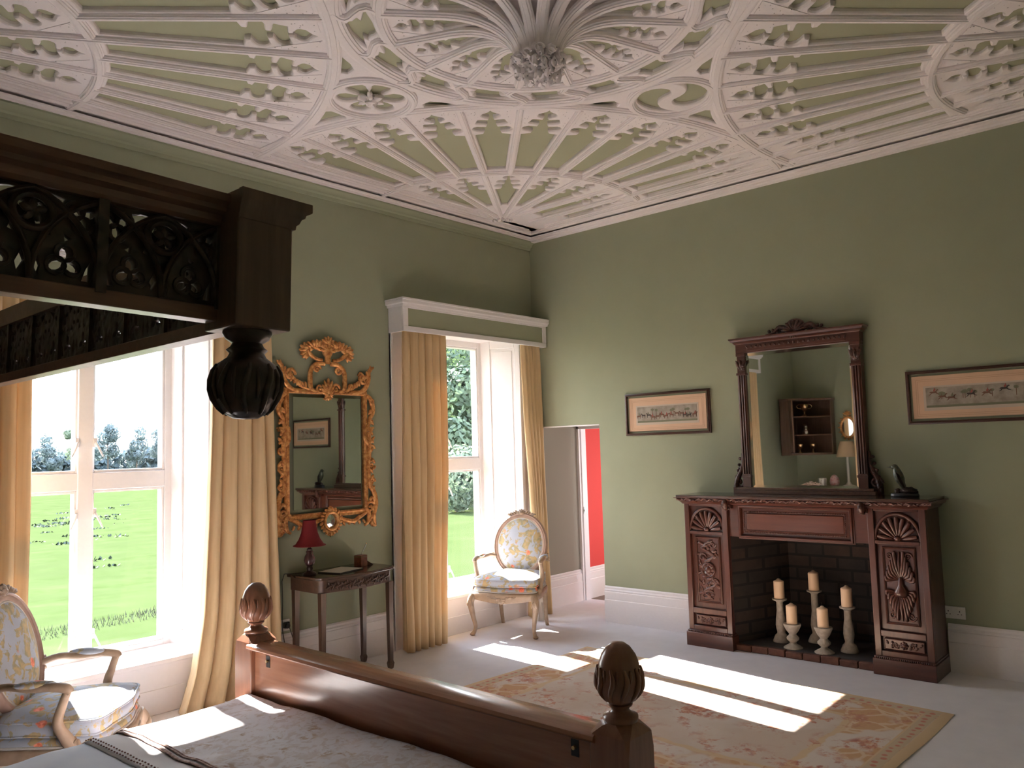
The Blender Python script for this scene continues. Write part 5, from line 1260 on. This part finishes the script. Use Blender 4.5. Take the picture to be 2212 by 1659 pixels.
def rf(u, v_):
    x = -RX+2*RX*u; y = -RY+2*RY*v_; e = min(u, 1-u, v_, 1-v_)
    return (x+.012*sin(v_*7), y+.01*sin(u*6), .004+(.009 if e > 0 else 0)+.002*sin(x*4+y*3))
m.grid(rf, 40, 60); m.build('rug_pile', RUG, rg_, ang=80)
# ================================================================== grounds outside
t = NT('meadow'); v = t.co(); a = t.noise(v, .9, 6, .7); b = t.noise(t.co((.25, .8, 1)), 1, 5, .6)
t.P(Base_Color=t.mix(t.ramp(b, [(.35, (0, 0, 0)), (.65, (1, 1, 1))]), t.ramp(a, [(.3, (.026, .040, .013)), (.7, (.046, .062, .026))]), (.034, .047, .019)), Roughness=1); df = t.n('BsdfDiffuse'); t.t.links.new(t.b.inputs['Base Color'].links[0].from_socket, df.inputs['Color']); t.t.links.new(df.outputs[0], t.t.nodes['Material Output'].inputs[0])
GR = t.m; G0 = -1.15
m = MB(); m.grid(lambda u, v_: (-160+420*u, .75+330*v_**1.6, G0+.25*noise.noise(Vector((u*20, v_*20, 0)))*min(1, v_*10)), 60, 60); struct(m.build('lawn', GR, ang=80))
WEED = plain('weed_leaves', (.014, .028, .014), .7); rnd = random.Random(5)
m = MB()
for i in range(60):
    u = rnd.random(); y = 16+30*rnd.random(); x = CAM.x+(y-CAM.y)*rnd.uniform(.17, .42)
    for k in range(14):
        a = rnd.uniform(0, 2*pi); L = rnd.uniform(.04, .12); h_ = rnd.uniform(.04, .13); p = Vector((x+rnd.uniform(-.3, .3), y+rnd.uniform(-.3, .3), G0)); q = p+Vector((cos(a)*L, sin(a)*L, h_)); s_ = Vector((-sin(a), cos(a), 0))*.05
        m.add([p, (p+q)/2+s_, q, (p+q)/2-s_], [(0, 1, 2, 3)])
o = m.build('weed_tufts', WEED); o['kind'] = 'stuff'; tag(o, 'dark green weed tufts scattered over the sunlit field outside', 'weeds')
m = MB()
for i in range(1500):
    u = rnd.random(); x = CAM.x+(9.2-CAM.y)*rnd.uniform(.16, .50); y = 9.0+.12*(x+2)+rnd.uniform(-.4, .4); a = rnd.uniform(0, 2*pi); h_ = rnd.uniform(.05, .15); s_ = Vector((cos(a), sin(a), 0))*.012; p = Vector((x, y, G0)); q = p+Vector((rnd.uniform(-.06, .06), rnd.uniform(-.06, .06), h_))
    m.add([p-s_, p+s_, q], [(0, 1, 2)])
o = m.build('tall_grass', plain('tall_grass_blades', (.036, .043, .022), .8)); o['kind'] = 'stuff'; tag(o, 'strip of unmown taller grass crossing the lawn outside', 'grass')
BARK = plain('bark', (.07, .055, .045), .9)
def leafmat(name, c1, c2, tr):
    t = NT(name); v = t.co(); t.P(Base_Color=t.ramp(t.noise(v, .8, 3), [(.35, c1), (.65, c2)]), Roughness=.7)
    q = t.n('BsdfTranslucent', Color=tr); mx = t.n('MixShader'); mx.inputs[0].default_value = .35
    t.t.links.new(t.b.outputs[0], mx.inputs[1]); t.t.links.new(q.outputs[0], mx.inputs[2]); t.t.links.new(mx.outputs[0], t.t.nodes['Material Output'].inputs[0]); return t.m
LF = [leafmat('haze_tinted_leaves', (.075, .11, .13), (.13, .17, .18), (.12, .16, .15)), leafmat('pale_green_leaves', (.09, .135, .10), (.15, .19, .13), (.13, .17, .10)), leafmat('near_green_leaves', (.035, .065, .045), (.085, .125, .07), (.08, .13, .05))]  # distant foliage: bluish haze and glare are mixed into the leaf colour
def tree_mesh(seed, h, r, n, leaf_, mat):
    rnd = random.Random(seed); m = MB(); bl = []
    for k in range(9):
        t = rnd.uniform(.28, .95); q = r*(1.05-abs(t-.5)*1.1)*rnd.uniform(.35, .8); a = rnd.uniform(0, 2*pi); bl.append((Vector((q*cos(a), q*sin(a), h*t)), r*rnd.uniform(.35, .55)))
    bl.append((Vector((0, 0, h*.55)), r*.75))
    for i in range(n):
        c, q = rnd.choice(bl); d = Vector((rnd.gauss(0, 1), rnd.gauss(0, 1), rnd.gauss(0, 1))).normalized(); p = c+d*q*rnd.uniform(.72, 1.05)
        a = d.orthogonal().normalized(); b = d.cross(a); w = rnd.uniform(0, 2*pi); u = (a*cos(w)+b*sin(w))*leaf_*rnd.uniform(.6, 1.3); v = (b*cos(w)-a*sin(w)+d*rnd.uniform(-.6, .6))*leaf_*rnd.uniform(.5, 1)
        m.add([p-u, p+v*.6, p+u, p-v*.6], [(0, 1, 2, 3)])
    return m
def tree(label, loc, seed, h, r, n, leaf_, mat, group=None):
    o = thing('tree', label, 'tree', loc, 0, group)
    tree_mesh(seed, h, r, n, leaf_, mat).build('crown', mat, o, ang=180)
    m = MB(); m.tube([(0, 0, -.3), (.1, 0, h*.3), (0, .1, h*.7)], [r*.07, r*.05, r*.02], 8); m.build('trunk', BARK, o); return o
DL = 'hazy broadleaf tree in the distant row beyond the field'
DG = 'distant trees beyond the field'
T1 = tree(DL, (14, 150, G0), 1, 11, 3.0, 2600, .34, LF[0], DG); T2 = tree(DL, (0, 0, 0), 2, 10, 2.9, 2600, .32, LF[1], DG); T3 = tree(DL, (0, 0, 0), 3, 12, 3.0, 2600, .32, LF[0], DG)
rnd = random.Random(8); first = {0: T1, 1: T2, 2: T3}; used = set()
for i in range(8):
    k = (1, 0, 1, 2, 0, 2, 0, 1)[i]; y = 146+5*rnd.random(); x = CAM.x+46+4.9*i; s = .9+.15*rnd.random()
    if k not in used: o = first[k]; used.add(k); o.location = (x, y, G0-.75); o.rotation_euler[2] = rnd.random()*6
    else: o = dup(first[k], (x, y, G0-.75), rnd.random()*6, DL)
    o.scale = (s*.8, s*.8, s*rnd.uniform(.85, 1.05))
m = MB(); rnd = random.Random(12)
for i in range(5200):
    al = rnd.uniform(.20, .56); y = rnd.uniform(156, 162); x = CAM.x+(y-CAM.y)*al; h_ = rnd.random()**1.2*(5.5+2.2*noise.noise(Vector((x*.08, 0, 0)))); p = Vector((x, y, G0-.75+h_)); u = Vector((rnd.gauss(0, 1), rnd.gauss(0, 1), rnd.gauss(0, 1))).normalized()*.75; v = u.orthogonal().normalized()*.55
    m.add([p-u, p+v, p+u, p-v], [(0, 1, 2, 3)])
o = m.build('hedgerow', LF[0]); o['kind'] = 'stuff'; tag(o, 'haze-tinted woodland undergrowth below the distant tree row', 'hedgerow')
tree('tall leafy tree close outside the right-hand window', (24.2, 26.5, G0-1.2), 21, 10.5, 3.9, 12000, .20, LF[2])
tree('light green bush low outside the right-hand window', (19.3, 21.0, G0-.5), 22, 3.0, 1.6, 4000, .13, LF[1])
tree('slim green tree behind the leafy tree outside the right-hand window', (30.5, 32.0, G0-1.5), 23, 12.5, 4.2, 6000, .24, LF[2])

# ================================================================== things seen only in the overmantel mirror
cb = thing('corner_cabinet', 'small dark corner wall cabinet with open door, seen in the overmantel mirror', 'cabinet', (XB+.02, -.02, 1.42), 0)
A_, D_ = .64, .16; Ch = .90
pl_ = [(0, 0), (0, -A_), (D_, -A_), (A_, -D_), (A_, 0)]
m = MB(); m.prism(pl_, 0, .03); m.prism([(0, 0), (0, -A_-.02), (D_+.01, -A_-.02), (A_+.02, -D_-.01), (A_+.02, 0)], Ch-.03, Ch); m.prism([(0, 0), (0, -A_), (.015, -A_), (.015, -.015), (A_, -.015), (A_, 0)], .03, Ch-.03); m.prism([(0, -A_), (0, -A_+.015), (D_, -A_+.015), (D_, -A_)], .03, Ch-.03); m.prism([(A_, 0), (A_-.015, 0), (A_-.015, -D_), (A_, -D_)], .03, Ch-.03); m.build('carcass', OAKD, cb, bev=.003)
for z in (.31, .60):
    m = MB(); m.prism([(.015, -.015), (.015, -A_+.015), (D_, -A_+.015), (A_-.015, -D_), (A_-.015, -.015)], z, z+.014); m.build('shelf', OAKDX, cb)
dd = Vector((A_-D_, A_-D_, 0)).normalized(); hv = Vector((A_, -D_, 0)); od = Vector((.9, -.45, 0)).normalized(); nn_ = Vector((od.y, -od.x, 0)); Wd = .5
m = MB(); a = hv; b = hv+od*Wd; e = nn_*.022
m.hexa([(*a.xy, .05), (*b.xy, .05), (*(b+e).xy, .05), (*(a+e).xy, .05), (*a.xy, Ch-.05), (*b.xy, Ch-.05), (*(b+e).xy, Ch-.05), (*(a+e).xy, Ch-.05)]); m.build('door', OAKD, cb, bev=.003)
GOLDM = plain('trophy_metal', (.8, .55, .30), .2, 1); SILV = plain('silver_metal', (.8, .8, .78), .2, 1)
def cup(name, label, x, y, z, s, mat, handles, group=None):
    o = thing(name, label, 'cup', (x, y, z), radians(45), group)
    m = MB(); m.lathe([(.034*s, 0), (.03*s, .012*s), (.008*s, .03*s), (.008*s, .07*s), (.03*s, .085*s), (.045*s, .12*s), (.048*s, .15*s), (.044*s, .15*s), (.02*s, .1*s), (0, .09*s)], 18); m.build('bowl', mat, o, ang=60)
    if handles:
        for q in (-1, 1): m = MB(); m.tube([(q*s*(.045+.05*sin(w)), 0, s*(.125+.028*cos(w))) for w in [pi*i/10 for i in range(11)]], .004*s, 6); m.build('handle', mat, o)
    return o
cx_, cy_ = XB+.02+.26, -.02-.26
cup('trophy_cup', 'two-handled trophy cup on top shelf of the corner cabinet', cx_, cy_, 1.42+.615, 1.3, GOLDM, True)
og = thing('glass_ornament', 'silver-grey ornament on the middle shelf of the corner cabinet', 'ornament', (cx_, cy_, 1.42+.325), 0)
m = MB(); m.lathe([(.05, 0), (.05, .05), (.036, .06), (.03, .10), (.036, .13), (.02, .16), (0, .165)], 16); m.build('ornament_body', SILV, og, ang=60)
cup('goblet', 'left-hand small gilt goblet on bottom shelf of corner cabinet', cx_-.075, cy_-.075, 1.45, .95, GOLDM, False, 'goblets in the corner cabinet')
cup('goblet', 'right-hand small gilt goblet on bottom shelf of corner cabinet', cx_+.075, cy_+.075, 1.45, .95, GOLDM, False, 'goblets in the corner cabinet')
cs = thing('chest_of_drawers', 'dark chest of drawers against rear wall, seen in the overmantel mirror', 'chest', (XB+.27, -.95, 0), pi/2)
m = MB(); m.box(-.5, .5, -.22, .22, 0, .88); m.box(-.52, .52, -.24, .23, .88, .91); m.build('carcass', OAKD, cs, bev=.004)
for k in range(3):
    m = MB(); m.box(-.47, .47, -.235, -.22, .05+.275*k, .31+.275*k); dw_ = m.build('drawer', OAKDX, cs, bev=.004)
    for x in (-.25, .25): m = MB(); m.ell((x, -.25, .18+.275*k), (.016, .016, .016), 10, 8); m.build('knob', GOLDM, dw_)
ml = thing('dresser_lamp', 'cream lamp with pleated beige shade, seen in the overmantel mirror', 'lamp', (XB+.25, -.90, .91), 0)
m = MB(); m.lathe([(.07, 0), (.07, .012), (.03, .03), (.014, .06), (.012, .32), (.016, .34), (0, .34)], 18); m.v = [tuple(1.42*q for q in p) for p in m.v]; m.build('stem', plain('cream_lamp', (.7, .66, .58), .5), ml, ang=60)
m = MB(); m.lathe([(.115, .33), (.09, .42), (.065, .50), (.063, .50), (.088, .42), (.113, .33)], 24); m.v = [tuple(1.42*q for q in p) for p in m.v]; m.build('lamp_shade', plain('beige_shade', (.55, .40, .25), .8), ml, ang=60)
eg = thing('egg_ornament', 'painted pink egg ornament beside the cream lamp', 'ornament', (XB+.30, -.70, .91), 0)
m = MB(); m.lathe([(.0, .0), (.025, .004), (.042, .03), (.046, .055), (.038, .09), (.02, .115), (0, .122)], 20); m.v = [tuple(1.6*q for q in p) for p in m.v]; m.build('egg_shell', plain('painted_egg', (.6, .2, .18), .3, nscale=40, c2=(.7, .6, .6)), eg, ang=70)
mg = thing('mug', 'plain white mug standing in the mirror reflection by the pink egg', 'mug', (XB+.32, -.52, .91), 0)
m = MB(); m.lathe([(.036, 0), (.042, .004), (.044, .10), (.041, .10), (.038, .01), (0, .008)], 24); m.v = [tuple(1.4*q for q in p) for p in m.v]; m.build('mug_body', plain('mug_glaze', (.75, .74, .72), .25), mg, ang=50)
m = MB(); m.tube([(.043+.026*sin(w), 0, .05+.03*cos(w)) for w in [pi*i/8 for i in range(9)]], .005, 8); m.v = [tuple(1.4*q for q in p) for p in m.v]; m.build('handle', plain('mug_glaze_handle', (.75, .74, .72), .25), mg)
sm = thing('small_gilt_mirror', 'small oval gilt mirror on the rear wall above the cream lamp', 'mirror', (XB, -.86, 1.84), pi/2)
m = MB(); m.tube([(.11*cos(2*pi*i/32), -.02, .16*sin(2*pi*i/32)) for i in range(32)], .02, 8, closed=True)
for k in range(16): a = 2*pi*k/16; leaf(m, (.12*cos(a), -.02, .17*sin(a)), a, .04, .022, .012, seed=k)
for k in range(5): leaf(m, (0, -.02, .19), radians(90+(k-2)*30), .08, .03, .012, seed=k)
m.build('frame', GILT, sm, ang=60)
m = MB(); m.add([(0, -.012, 0)]+[(.10*cos(2*pi*i/32), -.012, .15*sin(2*pi*i/32)) for i in range(32)], [(0, 1+i, 1+(i+1) % 32) for i in range(32)]); m.build('mirror_glass', MIRROR, sm)
